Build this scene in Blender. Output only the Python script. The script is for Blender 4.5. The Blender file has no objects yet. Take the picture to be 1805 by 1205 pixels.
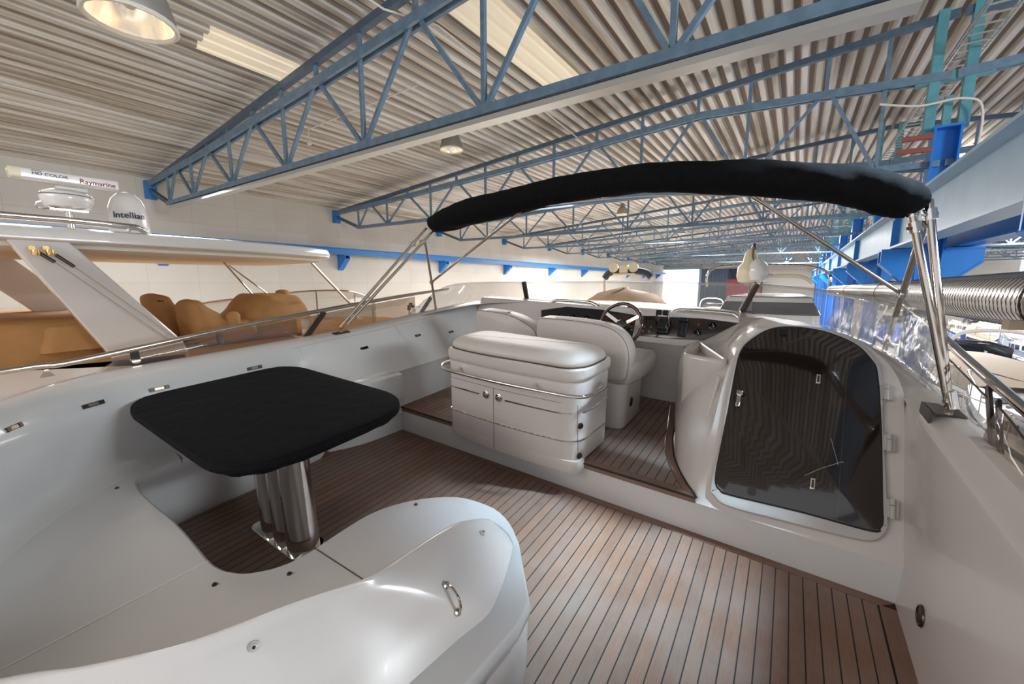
import bpy, math, random
from mathutils import Vector as V, Matrix
random.seed(7)
S = bpy.context.scene
C = S.collection
PI = math.pi
# ------------------------------------------------------------------ camera
F, CX, CY, CAMH = 712.0, 902.5, 602.5, 1.6
def cam_axes(psi, th):
    psi, th = math.radians(psi), math.radians(th)
    r = V((math.cos(psi), math.sin(psi), 0)); fw = V((-math.sin(psi), math.cos(psi), 0)); z = V((0, 0, 1))
    return r, -fw*math.sin(th) - z*math.cos(th), fw*math.cos(th) - z*math.sin(th)
AB = cam_axes(34.0187, 12.6268)     # seen from the boat's own deck
AH = cam_axes(34.9257, 8.3497)      # seen from the hall (the boat sits bow-up on its cradle)
CAM0 = V((0, 0, CAMH))
def mat3(a): return Matrix((a[0], -a[1], -a[2])).transposed()
cd = bpy.data.cameras.new('camera'); cam = bpy.data.objects.new('camera', cd); C.objects.link(cam)
cd.sensor_width = 36.0; cd.lens = F/1805.0*36.0; cd.clip_end = 400
cam.matrix_world = Matrix.Translation(CAM0) @ mat3(AB).to_4x4()
S.camera = cam
HM = Matrix.Translation(CAM0) @ (mat3(AB) @ mat3(AH).transposed()).to_4x4()   # hall metres -> world
def P(u, v, x=None, y=None, z=None):
    r = AB[0]*(u-CX) + AB[1]*(v-CY) + AB[2]*F
    t = (z-CAMH)/r.z if z is not None else (x/r.x if x is not None else y/r.y)
    return CAM0 + r*t
def PH(u, v, x=None, y=None, z=None):
    r = AH[0]*(u-CX) + AH[1]*(v-CY) + AH[2]*F
    t = z/r.z if z is not None else (x/r.x if x is not None else y/r.y)
    return r*t
# ------------------------------------------------------------------ world, exposure
S.view_settings.view_transform = 'Standard'; S.view_settings.look = 'None'
S.view_settings.gamma = 1.0; S.view_settings.use_curve_mapping = False
S.view_settings.exposure = 0.55
w = bpy.data.worlds.new('daylight'); S.world = w; w.use_nodes = True
w.node_tree.nodes['Background'].inputs[0].default_value = (0.93, 0.96, 1.0, 1)
w.node_tree.nodes['Background'].inputs[1].default_value = 0.68
def area(name, loc, target, sx, sy, power, col):
    l = bpy.data.lights.new(name, 'AREA'); l.shape = 'RECTANGLE'; l.size = sx; l.size_y = sy; l.energy = power; l.color = col
    o = bpy.data.objects.new(name, l); C.objects.link(o); o.location = loc
    o.rotation_euler = (V(target)-V(loc)).to_track_quat('-Z', 'Y').to_euler(); return o
# added area lamps standing in for daylight under the hall roof
area('teak_patch_light', (2.35, 3.45, 5.72), (-0.78, 1.80, 0), 0.35, 0.35, 13, (0.62, 0.84, 1.0)).data.spread = math.radians(17)  # added narrow lamp aimed to make the cool patch on the teak
for k, (hx, hy) in enumerate([(-5.5, 8), (-5.5, 20), (-5.5, 32), (-5.5, 44), (6, 14), (6, 26), (6, 40), (-4.5, -4.5), (-11, 2), (-11, 14), (-11, 26), (-8, 38), (0, 30), (0, 50), (10, 34)]):
    p = HM @ V((hx, hy, 2.0 if hx < 0 else 2.6)); q = HM @ V((hx, hy, -5))
    area('fill_light', p, q, 3.0, 4.0, (190 if hx < -10 else 230 if hy < 10 or hx > 0 else 340) if hy < 18 else 900, (1.0, 0.88, 0.80) if hy < -4 else (1.0, 0.975, 0.945) if hx < 0 else (0.95, 0.97, 1.0))  # added fill lamps that brighten the hall, with no window built at them
area('fill_light', HM @ V((8.5, 2.5, 1.9)), HM @ V((-6, 3, -.8)), 2.5, 1.6, 620, (0.88, 0.95, 1.0))  # added cool side lamp brightening the port coaming and the neighbour's hardtop
# ------------------------------------------------------------------ materials
def lin(c): return tuple((x/12.92 if x <= 0.04045 else ((x+0.055)/1.055)**2.4) for x in c)
def rgb(r, g, b): return lin((r/255, g/255, b/255)) + (1,)
MATS = {}
def mat(name, col, rough=0.5, metal=0.0, noise=0.0, nscale=5.0, bump=0.0, bscale=60.0, coat=0.0, col2=None, emit=None, estr=0.0, stretch=None, spec=0.5):
    m = bpy.data.materials.new(name); m.use_nodes = True; nt = m.node_tree; N = nt.nodes; L = nt.links
    b = N['Principled BSDF']
    b.inputs['Base Color'].default_value = col; b.inputs['Roughness'].default_value = rough
    b.inputs['Metallic'].default_value = metal; b.inputs['Coat Weight'].default_value = coat
    b.inputs['Specular IOR Level'].default_value = spec
    tc = N.new('ShaderNodeTexCoord'); mp = N.new('ShaderNodeMapping'); L.new(tc.outputs['Object'], mp.inputs[0])
    if stretch: mp.inputs['Scale'].default_value = stretch
    if noise or col2:
        n = N.new('ShaderNodeTexNoise'); n.inputs['Scale'].default_value = nscale; n.inputs['Detail'].default_value = 5
        L.new(mp.outputs[0], n.inputs['Vector'])
        mx = N.new('ShaderNodeMix'); mx.data_type = 'RGBA'
        c2 = col2 or tuple(x*(1-noise) for x in col[:3]) + (1,)
        mx.inputs['A'].default_value = col; mx.inputs['B'].default_value = c2
        rp = N.new('ShaderNodeMapRange'); rp.inputs[1].default_value = 0.35; rp.inputs[2].default_value = 0.65
        L.new(n.outputs[0], rp.inputs[0]); L.new(rp.outputs[0], mx.inputs['Factor']); L.new(mx.outputs['Result'], b.inputs['Base Color'])
    if bump:
        n2 = N.new('ShaderNodeTexNoise'); n2.inputs['Scale'].default_value = bscale; n2.inputs['Detail'].default_value = 3
        L.new(mp.outputs[0], n2.inputs['Vector'])
        bp = N.new('ShaderNodeBump'); bp.inputs['Strength'].default_value = bump; bp.inputs['Distance'].default_value = 0.02
        L.new(n2.outputs[0], bp.inputs['Height']); L.new(bp.outputs[0], b.inputs['Normal'])
    if emit: b.inputs['Emission Color'].default_value = emit; b.inputs['Emission Strength'].default_value = estr
    MATS[name] = m; return m
def clear(name, tint, opac, rough=0.05, bump=0.0, bscale=8.0, refl=0.12, hazecol=(0.8, 0.8, 0.8, 1)):
    m = bpy.data.materials.new(name); m.use_nodes = True; nt = m.node_tree; N = nt.nodes; L = nt.links
    N.remove(N['Principled BSDF']); out = N['Material Output']
    t = N.new('ShaderNodeBsdfTransparent'); t.inputs[0].default_value = tint
    g = N.new('ShaderNodeBsdfGlossy'); g.inputs['Roughness'].default_value = rough; g.inputs[0].default_value = (1, 1, 1, 1)
    d = N.new('ShaderNodeBsdfDiffuse'); d.inputs[0].default_value = hazecol
    lw = N.new('ShaderNodeLayerWeight'); lw.inputs[0].default_value = 0.25
    mr = N.new('ShaderNodeMapRange'); mr.inputs[3].default_value = refl*0.5; mr.inputs[4].default_value = min(1, refl*4)
    L.new(lw.outputs['Fresnel'], mr.inputs[0])
    a = N.new('ShaderNodeMixShader'); L.new(mr.outputs[0], a.inputs[0]); L.new(t.outputs[0], a.inputs[1]); L.new(g.outputs[0], a.inputs[2])
    c = N.new('ShaderNodeMixShader'); c.inputs[0].default_value = opac; L.new(a.outputs[0], c.inputs[1]); L.new(d.outputs[0], c.inputs[2])
    L.new(c.outputs[0], out.inputs[0])
    if bump:
        tc = N.new('ShaderNodeTexCoord'); mp = N.new('ShaderNodeMapping'); mp.inputs['Scale'].default_value = (1, 1, 0.25)
        n = N.new('ShaderNodeTexNoise'); n.inputs['Scale'].default_value = bscale; n.inputs['Detail'].default_value = 4
        L.new(tc.outputs['Object'], mp.inputs[0]); L.new(mp.outputs[0], n.inputs['Vector'])
        bp = N.new('ShaderNodeBump'); bp.inputs['Strength'].default_value = bump; bp.inputs['Distance'].default_value = 0.05
        L.new(n.outputs[0], bp.inputs['Height']); L.new(bp.outputs[0], g.inputs['Normal'])
    MATS[name] = m; return m
M = MATS
mat('gelcoat', rgb(212, 206, 202), 0.22, coat=0.35, noise=0.03, nscale=2)
mat('gelcoat_cool', rgb(208, 208, 208), 0.2, coat=0.4, noise=0.03, nscale=2)
mat('gelcoat_grey', rgb(186, 184, 182), 0.3)
mat('nonslip', rgb(214, 208, 204), 0.45, bump=0.15, bscale=400)
mat('vinyl', rgb(208, 201, 194), 0.42, bump=0.1, bscale=30)
mat('vinyl_seam', rgb(70, 62, 58), 0.6)
mat('chrome', rgb(222, 218, 214), 0.05, 1.0)
mat('steel', rgb(206, 196, 186), 0.12, 1.0)
mat('dark_steel', rgb(96, 88, 82), 0.3, 1.0)
mat('brass', rgb(226, 186, 120), 0.25, 1.0)
mat('canvas', rgb(19, 20, 23), 0.9, bump=0.45, bscale=11, noise=0.3, nscale=30, spec=0.15)
mat('piping_white', rgb(220, 214, 206), 0.6)
mat('dark_rubber', rgb(24, 22, 22), 0.5)
mat('fascia', rgb(44, 32, 30), 0.3, coat=0.4)
mat('black_plastic', rgb(26, 27, 32), 0.35)
mat('mahogany', rgb(70, 32, 24), 0.15, coat=1.0, noise=0.5, nscale=20)
mat('dial', rgb(20, 20, 24), 0.1, coat=1)
mat('red_lamp', rgb(170, 40, 34), 0.4)
mat('green_lamp', rgb(90, 160, 120), 0.4)
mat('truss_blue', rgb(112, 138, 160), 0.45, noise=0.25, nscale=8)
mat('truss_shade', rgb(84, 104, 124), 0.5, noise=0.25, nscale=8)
mat('crane_blue', rgb(36, 126, 200), 0.4, noise=0.1, nscale=3)
mat('deep_blue', rgb(34, 126, 212), 0.35, noise=0.1, nscale=3)
mat('pale_blue', rgb(160, 188, 212), 0.4, noise=0.08, nscale=3)
mat('teal', rgb(96, 160, 172), 0.45, noise=0.2, nscale=6)
mat('red_oxide', rgb(140, 74, 62), 0.6)
mat('lamp_shade', rgb(150, 146, 140), 0.5, 0.3)
mat('reflector', rgb(240, 225, 200), 0.15, 1.0, emit=(1, 0.9, 0.72, 1), estr=0.25)
mat('cable_white', rgb(224, 216, 204), 0.6)
mat('tray_metal', rgb(196, 196, 192), 0.35, 0.7)
mat('duct', rgb(200, 196, 192), 0.28, 0.85)
mat('skylight_panel', rgb(250, 250, 245), 0.5, emit=(1.0, 0.98, 0.93, 1), estr=1.2)
mat('strip_panel', rgb(232, 218, 190), 0.5, emit=(1.0, 0.93, 0.78, 1), estr=0.18)
mat('daylight_door', rgb(250, 250, 250), 0.5, emit=(0.95, 0.98, 1.0, 1), estr=1.1)
mat('shutter_blue', rgb(92, 110, 134), 0.5)
mat('navy', rgb(56, 66, 88), 0.6)
mat('maroon', rgb(138, 52, 62), 0.6)
mat('hall_floor', rgb(190, 182, 172), 0.6, noise=0.08, nscale=0.6)
mat('tan_cover', rgb(196, 148, 92), 0.75, bump=0.6, bscale=6, noise=0.2, nscale=3)
mat('tan_seat', rgb(190, 142, 82), 0.7, noise=0.15, nscale=3)
mat('boat_white', rgb(232, 228, 224), 0.2, coat=0.4, noise=0.04, nscale=1)
mat('boat_cream', rgb(226, 214, 186), 0.35)
mat('liner_white', rgb(246, 242, 228), 0.6)
mat('boat_beige', rgb(170, 152, 130), 0.7, bump=0.3, bscale=3)
mat('boat_window', rgb(46, 54, 66), 0.1, coat=1)
mat('cover_blue', rgb(44, 78, 150), 0.8)
mat('cover_red', rgb(176, 56, 48), 0.8)
mat('wood', rgb(200, 150, 92), 0.6, noise=0.3, nscale=6)
mat('text_red', rgb(150, 40, 52), 0.5)
mat('text_dark', rgb(44, 48, 62), 0.5)
clear('clear_vinyl', (0.93, 0.94, 0.94, 1), 0.10, 0.06, 0.0, 8, 0.10, (0.86, 0.86, 0.85, 1))
clear('wavy_vinyl', (0.93, 0.93, 0.93, 1), 0.05, 0.07, 1.0, 5, 0.14, (0.8, 0.8, 0.8, 1))
clear('smoked', (0.75, 0.69, 0.63, 1), 0.10, 0.04, 0.0, 8, 0.08, (0.50, 0.44, 0.40, 1))
clear('grey_vinyl', (0.84, 0.83, 0.82, 1), 0.12, 0.04, 0.0, 8, 0.09, (0.62, 0.60, 0.58, 1))
clear('side_clear', (0.93, 0.93, 0.92, 1), 0.07, 0.05, 0.15, 9, 0.08, (0.7, 0.7, 0.7, 1))

def teak(name, pitch, x0, grey):
    m = bpy.data.materials.new(name); m.use_nodes = True; nt = m.node_tree; N = nt.nodes; L = nt.links
    b = N['Principled BSDF']; b.inputs['Roughness'].default_value = 0.55
    tc = N.new('ShaderNodeTexCoord'); sp = N.new('ShaderNodeSeparateXYZ'); L.new(tc.outputs['Object'], sp.inputs[0])
    def mth(op, a, bb=None, c=None):
        n = N.new('ShaderNodeMath'); n.operation = op
        for i, q in enumerate((a, bb, c)):
            if q is None: continue
            if isinstance(q, (int, float)): n.inputs[i].default_value = q
            else: L.new(q, n.inputs[i])
        return n.outputs[0]
    u = mth('DIVIDE', mth('SUBTRACT', sp.outputs[0], x0), pitch); fr = mth('FRACT', u); idx = mth('FLOOR', u)
    line = mth('MAXIMUM', mth('LESS_THAN', fr, 0.045), mth('GREATER_THAN', fr, 0.955))
    if pitch > 5: line = mth('MULTIPLY', line, 0.0)
    wn = N.new('ShaderNodeTexWhiteNoise'); wn.noise_dimensions = '1D'; L.new(idx, wn.inputs['W'])
    mp = N.new('ShaderNodeMapping'); mp.inputs['Scale'].default_value = (90, 3.5, 40); L.new(tc.outputs['Object'], mp.inputs[0])
    n1 = N.new('ShaderNodeTexNoise'); n1.inputs['Scale'].default_value = 3; n1.inputs['Detail'].default_value = 6; L.new(mp.outputs[0], n1.inputs['Vector'])
    n2 = N.new('ShaderNodeTexNoise'); n2.inputs['Scale'].default_value = 2.5; n2.inputs['Detail'].default_value = 5; L.new(tc.outputs['Object'], n2.inputs['Vector'])
    def mix(f, a, bb):
        x = N.new('ShaderNodeMix'); x.data_type = 'RGBA'
        if isinstance(f, (int, float)): x.inputs['Factor'].default_value = f
        else: L.new(f, x.inputs['Factor'])
        for k, q in (('A', a), ('B', bb)):
            if isinstance(q, tuple): x.inputs[k].default_value = q
            else: L.new(q, x.inputs[k])
        return x.outputs['Result']
    base = mix(wn.outputs[0], rgb(152, 116, 95), rgb(132, 102, 86))
    base = mix(mth('MULTIPLY', n1.outputs[0], 0.75), base, rgb(84, 60, 48))
    gr = N.new('ShaderNodeMapRange'); gr.inputs[1].default_value = 0.4; gr.inputs[2].default_value = 0.68; gr.inputs[4].default_value = grey
    L.new(n2.outputs[0], gr.inputs[0]); base = mix(gr.outputs[0], base, rgb(146, 138, 132))
    base = mix(line, base, rgb(20, 17, 17)); L.new(base, b.inputs['Base Color'])
    bp = N.new('ShaderNodeBump'); bp.inputs['Strength'].default_value = 0.25; bp.inputs['Distance'].default_value = 0.004
    L.new(mth('SUBTRACT', n1.outputs[0], mth('MULTIPLY', line, 1.5)), bp.inputs['Height']); L.new(bp.outputs[0], b.inputs['Normal'])
    M[name] = m
teak('teak_deck', 0.057, 0.532, 0.45); teak('teak_upper', 0.057, -0.30, 0.8); teak('teak_plain', 50.0, -20, 0.3)

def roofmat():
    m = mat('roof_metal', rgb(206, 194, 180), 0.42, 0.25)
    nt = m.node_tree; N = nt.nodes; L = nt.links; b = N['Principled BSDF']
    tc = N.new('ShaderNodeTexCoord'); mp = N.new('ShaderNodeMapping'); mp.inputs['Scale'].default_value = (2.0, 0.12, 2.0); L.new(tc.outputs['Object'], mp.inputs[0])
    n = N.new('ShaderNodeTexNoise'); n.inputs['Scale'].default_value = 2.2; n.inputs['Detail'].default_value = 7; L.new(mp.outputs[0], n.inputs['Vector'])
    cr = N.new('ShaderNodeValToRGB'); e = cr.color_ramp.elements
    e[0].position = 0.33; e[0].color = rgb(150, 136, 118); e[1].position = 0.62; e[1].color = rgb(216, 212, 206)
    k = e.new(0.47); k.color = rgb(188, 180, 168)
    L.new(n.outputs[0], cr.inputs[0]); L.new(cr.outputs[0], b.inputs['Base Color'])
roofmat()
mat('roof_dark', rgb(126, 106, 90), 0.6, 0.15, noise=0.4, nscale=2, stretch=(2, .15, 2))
def wallmat():
    m = mat('wall_panel', rgb(226, 218, 206), 0.7)
    nt = m.node_tree; N = nt.nodes; L = nt.links; b = N['Principled BSDF']
    tc = N.new('ShaderNodeTexCoord'); mp = N.new('ShaderNodeMapping'); mp.inputs['Rotation'].default_value = (PI/2, 0, PI/2)
    sx = N.new('ShaderNodeSeparateXYZ'); L.new(tc.outputs['Object'], sx.inputs[0]); cb = N.new('ShaderNodeCombineXYZ')
    L.new(sx.outputs[1], cb.inputs[0]); L.new(sx.outputs[2], cb.inputs[1])
    br = N.new('ShaderNodeTexBrick'); br.inputs['Scale'].default_value = 1; br.inputs['Brick Width'].default_value = 1.25; br.inputs['Row Height'].default_value = 0.62
    br.inputs['Mortar Size'].default_value = 0.006; br.inputs['Color1'].default_value = rgb(226, 223, 218); br.inputs['Color2'].default_value = rgb(221, 217, 211); br.inputs['Mortar'].default_value = rgb(204, 199, 193); br.offset = 0.0
    L.new(cb.outputs[0], br.inputs['Vector'])
    n = N.new('ShaderNodeTexNoise'); n.inputs['Scale'].default_value = 0.5; n.inputs['Detail'].default_value = 4; L.new(tc.outputs['Object'], n.inputs['Vector'])
    mx = N.new('ShaderNodeMix'); mx.data_type = 'RGBA'; mx.blend_type = 'MULTIPLY'; L.new(n.outputs[0], mx.inputs['Factor'])
    L.new(br.outputs[0], mx.inputs['A']); mx.inputs['B'].default_value = rgb(230, 223, 212); L.new(mx.outputs['Result'], b.inputs['Base Color'])
wallmat()
def doormat():
    m = mat('tinted_door', rgb(30, 22, 20), 0.12, coat=0.6)
    nt = m.node_tree; N = nt.nodes; L = nt.links; b = N['Principled BSDF']
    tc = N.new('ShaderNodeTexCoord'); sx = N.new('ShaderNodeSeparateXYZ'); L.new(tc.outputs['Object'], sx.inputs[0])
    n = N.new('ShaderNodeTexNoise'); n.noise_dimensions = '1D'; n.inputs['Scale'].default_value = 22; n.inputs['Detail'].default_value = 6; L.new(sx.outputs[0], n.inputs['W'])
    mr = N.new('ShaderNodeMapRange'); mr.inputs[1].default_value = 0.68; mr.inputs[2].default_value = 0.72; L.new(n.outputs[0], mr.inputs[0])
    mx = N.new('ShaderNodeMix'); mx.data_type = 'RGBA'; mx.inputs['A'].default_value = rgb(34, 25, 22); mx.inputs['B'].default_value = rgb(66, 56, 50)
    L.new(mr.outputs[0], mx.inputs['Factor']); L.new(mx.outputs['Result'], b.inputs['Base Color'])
doormat()
# ------------------------------------------------------------------ mesh helpers
class MB:
    def __init__(s): s.v = []; s.f = []; s.m = []; s.cur = 0
    def add(s, vs, fs):
        o = len(s.v); s.v += [tuple(x) for x in vs]; s.f += [tuple(i+o for i in f) for f in fs]; s.m += [s.cur]*len(fs); return s
    def box(s, c, d, R=None):
        c = V(c); vs = []
        for x in (-.5, .5):
            for y in (-.5, .5):
                for z in (-.5, .5):
                    q = V((x*d[0], y*d[1], z*d[2])); vs.append(c + (R @ q if R else q))
        return s.add(vs, [(0, 1, 3, 2), (4, 6, 7, 5), (0, 4, 5, 1), (2, 3, 7, 6), (0, 2, 6, 4), (1, 5, 7, 3)])
    def bar(s, p, q, w, h, up=(0, 0, 1)):
        p, q = V(p), V(q); d = (q-p); l = d.length; d.normalize(); x = d.cross(V(up))
        if x.length < 1e-4: x = d.cross(V((1, 0, 0)))
        x.normalize(); z = x.cross(d); R = Matrix((x, d, z)).transposed()
        return s.box((p+q)/2, (w, l, h), R)
    def tube(s, pts, r, n=10, closed=False, caps=True):
        pts = [V(p) for p in pts]; N = len(pts); rings = []; prev = None
        for i in range(N):
            if closed: d = pts[(i+1) % N]-pts[i-1]
            else: d = pts[min(i+1, N-1)]-pts[max(i-1, 0)]
            d.normalize()
            if prev is None: x = d.orthogonal().normalized()
            else:
                x = prev - d*prev.dot(d); x.normalize()
            prev = x; y = d.cross(x); rr = r[i] if isinstance(r, (list, tuple)) else r
            rings.append([pts[i] + (x*math.cos(2*PI*k/n) + y*math.sin(2*PI*k/n))*rr for k in range(n)])
        s.rings(rings, closed, caps); return s
    def rings(s, rings, closed=False, caps=True):
        n = len(rings[0]); N = len(rings); vs = [p for r in rings for p in r]; fs = []
        for i in range(N if closed else N-1):
            j = (i+1) % N
            for k in range(n):
                k2 = (k+1) % n; fs.append((i*n+k, i*n+k2, j*n+k2, j*n+k))
        if caps and not closed: fs.append(tuple(range(n-1, -1, -1))); fs.append(tuple((N-1)*n+k for k in range(n)))
        return s.add(vs, fs)
    def grid(s, rows):
        n = len(rows[0]); vs = [p for r in rows for p in r]; fs = []
        for i in range(len(rows)-1):
            for k in range(n-1): fs.append((i*n+k, i*n+k+1, (i+1)*n+k+1, (i+1)*n+k))
        return s.add(vs, fs)
    def lathe(s, prof, c=(0, 0, 0), n=24, R=None, caps=True):
        c = V(c); rings = []
        for r, z in prof:
            rings.append([c + ((R @ V((r*math.cos(2*PI*k/n), r*math.sin(2*PI*k/n), z))) if R else V((r*math.cos(2*PI*k/n), r*math.sin(2*PI*k/n), z))) for k in range(n)])
        return s.rings(rings, False, caps)
    def slab(s, outline, rings, fn=None):
        fn = fn or (lambda x, y, z: V((x, y, z)))
        rr = []
        for off, z in rings: rr.append([fn(p[0], p[1], z) for p in offset(outline, off)])
        return s.rings(rr)
def offset(poly, d):
    n = len(poly); A = sum(poly[i][0]*poly[(i+1) % n][1]-poly[(i+1) % n][0]*poly[i][1] for i in range(n)); sg = 1 if A > 0 else -1
    out = []
    for i in range(n):
        a, b, c = V(poly[i-1]), V(poly[i]), V(poly[(i+1) % n]); e1 = (b-a); e2 = (c-b)
        if e1.length < 1e-7: e1 = e2
        if e2.length < 1e-7: e2 = e1
        e1.normalize(); e2.normalize(); n1 = V((-e1.y, e1.x)); n2 = V((-e2.y, e2.x)); nn = n1+n2
        if nn.length < 1e-5: nn = n1
        nn.normalize(); k = 1/max(0.5, nn.dot(n1)); q = b + nn*(d*k*sg); out.append((q.x, q.y))
    return out
def rpoly(pts, n=6):
    """pts: (x, y, r) corners rounded"""
    out = []; N = len(pts)
    for i in range(N):
        p0, p1, p2 = V(pts[i-1][:2]), V(pts[i][:2]), V(pts[(i+1) % N][:2]); r = pts[i][2] if len(pts[i]) > 2 else 0
        if r <= 0: out.append((p1.x, p1.y)); continue
        d1 = (p0-p1); d2 = (p2-p1); r1 = min(r, d1.length*.49); r2 = min(r, d2.length*.49); a = p1+d1.normalized()*r1; b = p1+d2.normalized()*r2
        for k in range(n+1):
            t = k/n; q = a*(1-t)**2 + p1*2*t*(1-t) + b*t*t; out.append((q.x, q.y))
    return out
def cat(pts, n=6, closed=False):
    pts = [V(p) for p in pts]; N = len(pts); out = []
    for i in range(N if closed else N-1):
        p0 = pts[i-1] if (closed or i > 0) else pts[0]*2-pts[1]; p1 = pts[i]; p2 = pts[(i+1) % N]
        p3 = pts[(i+2) % N] if (closed or i+2 < N) else pts[-1]*2-pts[-2]
        for k in range(n):
            t = k/n; out.append(0.5*((2*p1)+(p2-p0)*t+(2*p0-5*p1+4*p2-p3)*t*t+(3*p1-p0-3*p2+p3)*t**3))
    if not closed: out.append(pts[-1])
    return out
FR = Matrix.Identity(4)      # frame the coordinates are given in: boat deck, or HM for the hall
WM = {}
def obj(name, mb, m, parent=None, sharp=38, loc=None, mw=None, bevel=0):
    me = bpy.data.meshes.new(name); me.from_pydata(mb.v, [], mb.f)
    for mm in (m if isinstance(m, (list, tuple)) else [m]): me.materials.append(M[mm] if isinstance(mm, str) else mm)
    if isinstance(m, (list, tuple)):
        for p, i in zip(me.polygons, mb.m): p.material_index = i
    me.validate(); me.shade_smooth()
    try: me.set_sharp_from_angle(angle=math.radians(sharp))
    except Exception: pass
    o = bpy.data.objects.new(name, me); C.objects.link(o)
    import bmesh
    bm = bmesh.new(); bm.from_mesh(me); bmesh.ops.recalc_face_normals(bm, faces=bm.faces); bm.to_mesh(me); bm.free()
    o.matrix_basis = FR
    if parent: o.parent = parent; o.matrix_parent_inverse = WM[parent.name].inverted()
    WM[o.name] = FR.copy()
    if bevel:
        b = o.modifiers.new('bevel', 'BEVEL'); b.width = bevel; b.segments = 2; b.limit_method = 'ANGLE'
    return o
def tag(o, label, cat_, group=None):
    o['label'] = label; o['category'] = cat_
    if group: o['group'] = group
    return o
def thing(name, label, cat_, loc=(0, 0, 0), group=None, mw=None):
    o = bpy.data.objects.new(name, None); C.objects.link(o); o.empty_display_size = .1
    o.matrix_world = FR @ Matrix.Translation(V(loc)); WM[o.name] = o.matrix_world.copy()
    return tag(o, label, cat_, group)
def struct(o): o['kind'] = 'structure'; return o
def dup(root, mw=None, label=None, group=None):
    r = root.copy(); C.objects.link(r)
    if mw is not None: r.matrix_world = mw
    if label: r['label'] = label
    if group: r['group'] = group
    def rec(a, b):
        for ch in list(a.children):
            
            c = ch.copy(); C.objects.link(c); c.parent = b; c.matrix_parent_inverse = ch.matrix_parent_inverse.copy(); rec(ch, c)
    rec(root, r); return r
def txt(name, body, size, mname, parent, mat4, ext=0.002, xs=1.0):
    cu = bpy.data.curves.new(name, 'FONT'); cu.body = body; cu.size = size; cu.extrude = ext; cu.align_x = 'LEFT'; cu.align_y = 'CENTER'; cu.offset = size*0.012
    cur = bpy.data.objects.new(name+'_outline', cu); C.objects.link(cur)
    dg = bpy.context.evaluated_depsgraph_get(); me = bpy.data.meshes.new_from_object(cur.evaluated_get(dg))
    bpy.data.objects.remove(cur); me.name = name; me.materials.clear(); me.materials.append(M[mname])
    for vtx in me.vertices: vtx.co = mat4 @ V((vtx.co.x*xs, vtx.co.y, vtx.co.z))
    o = bpy.data.objects.new(name, me); C.objects.link(o); o.matrix_basis = FR; o.parent = parent
    o.matrix_parent_inverse = WM[parent.name].inverted(); WM[o.name] = FR.copy(); return o
def basis(o, x, y):
    x = V(x).normalized(); z = x.cross(V(y)).normalized(); y = z.cross(x)
    m = Matrix((x, y, z)).transposed().to_4x4(); m.translation = V(o); return m
T = Matrix.Translation
# ================================================================== THE HALL (coordinates in hall metres about the camera)
FR = HM
def vstrip(mb, xs_z, y0, y1):
    mb.grid([[(x, y0, z) for x, z in xs_z], [(x, y1, z) for x, z in xs_z]])
RX = 1.8                                  # the column line between the two bays
def roofz(x):
    return 2.90 + 0.081*(x+15.75) + 0.10 if x < RX else 2.90 + 0.081*(RX+15.75) + 0.10 - 0.081*(x-RX)
prof = []; x = -15.75
while x < 17:
    for dx, dz in ((0, 0), (.07, 0), (.105, .075), (.185, .075), (.22, 0)):
        prof.append((x+dx, roofz(x+dx)+dz))
    x += .25
yA = 4.04
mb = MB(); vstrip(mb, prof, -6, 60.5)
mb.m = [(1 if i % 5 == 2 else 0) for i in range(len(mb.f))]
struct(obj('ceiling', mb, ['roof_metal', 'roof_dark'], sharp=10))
mb = MB(); mb.box((-15.85, 27, -1.6), (.2, 68, 9.4)); struct(obj('wall_left', mb, 'wall_panel'))
mb = MB(); mb.box((0, 60.6, -1.0), (35, .2, 10.5)); ww = struct(obj('wall_front', mb, 'wall_panel'))
mb = MB(); mb.box((0.5, 27, -6.3), (34, 68, .2)); struct(obj('floor', mb, 'hall_floor'))
# far end wall: bright doorway, blue shutter, navy and maroon curtains
mb = MB(); mb.box((-19.7+0.2+0, 60.42, -1.6), (.01, .01, .01))
mb = MB(); mb.box((-20.1, 60.42, 0), (.01, .01, .01))
def dx(u): return PH(u, 475, y=60.3).x
a, b = dx(1167), dx(1233)
mb = MB(); mb.box(((a+b)/2, 60.4, -2.0), (b-a, .1, 7.6)); o = struct(obj('door_1', mb, 'daylight_door'))
mb = MB(); mb.box((a-.15, 60.35, -2.0), (.3, .2, 7.8)); mb.box((b+.15, 60.35, -2.0), (.3, .2, 7.8)); mb.box(((a+b)/2, 60.35, 1.95), (b-a+.6, .2, .3)); obj('door_frame', mb, 'pale_blue', o)
a, b = dx(1234), dx(1282)
mb = MB(); k = a
while k < b: mb.box((k+.15, 60.4, -2.0), (.28, .12, 7.6)); k += .3
struct(obj('door_2', mb, 'shutter_blue'))
a, b = dx(1284), dx(1345)
mb = MB(); k = a
while k < b: mb.box((k+.25, 60.4, -2), (.46, .14, 7.6)); k += .5
struct(obj('door_3', mb, 'navy'))
t = thing('freight_container', 'maroon freight container standing before the far navy doors', 'container', (0, 57, -6.2))
a, b = PH(1283, 490, y=56).x, PH(1340, 490, y=56).x
mb = MB(); mb.box(((a+b)/2, 57, -2.7), (b-a, 2.4, 6.2)); obj('body', mb, 'maroon', t)
mb = MB(); k = a
while k < b: mb.box((k, 55.75, -2.7), (.12, .1, 6.2)); k += .45
obj('corrugation', mb, 'maroon', t)
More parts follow.
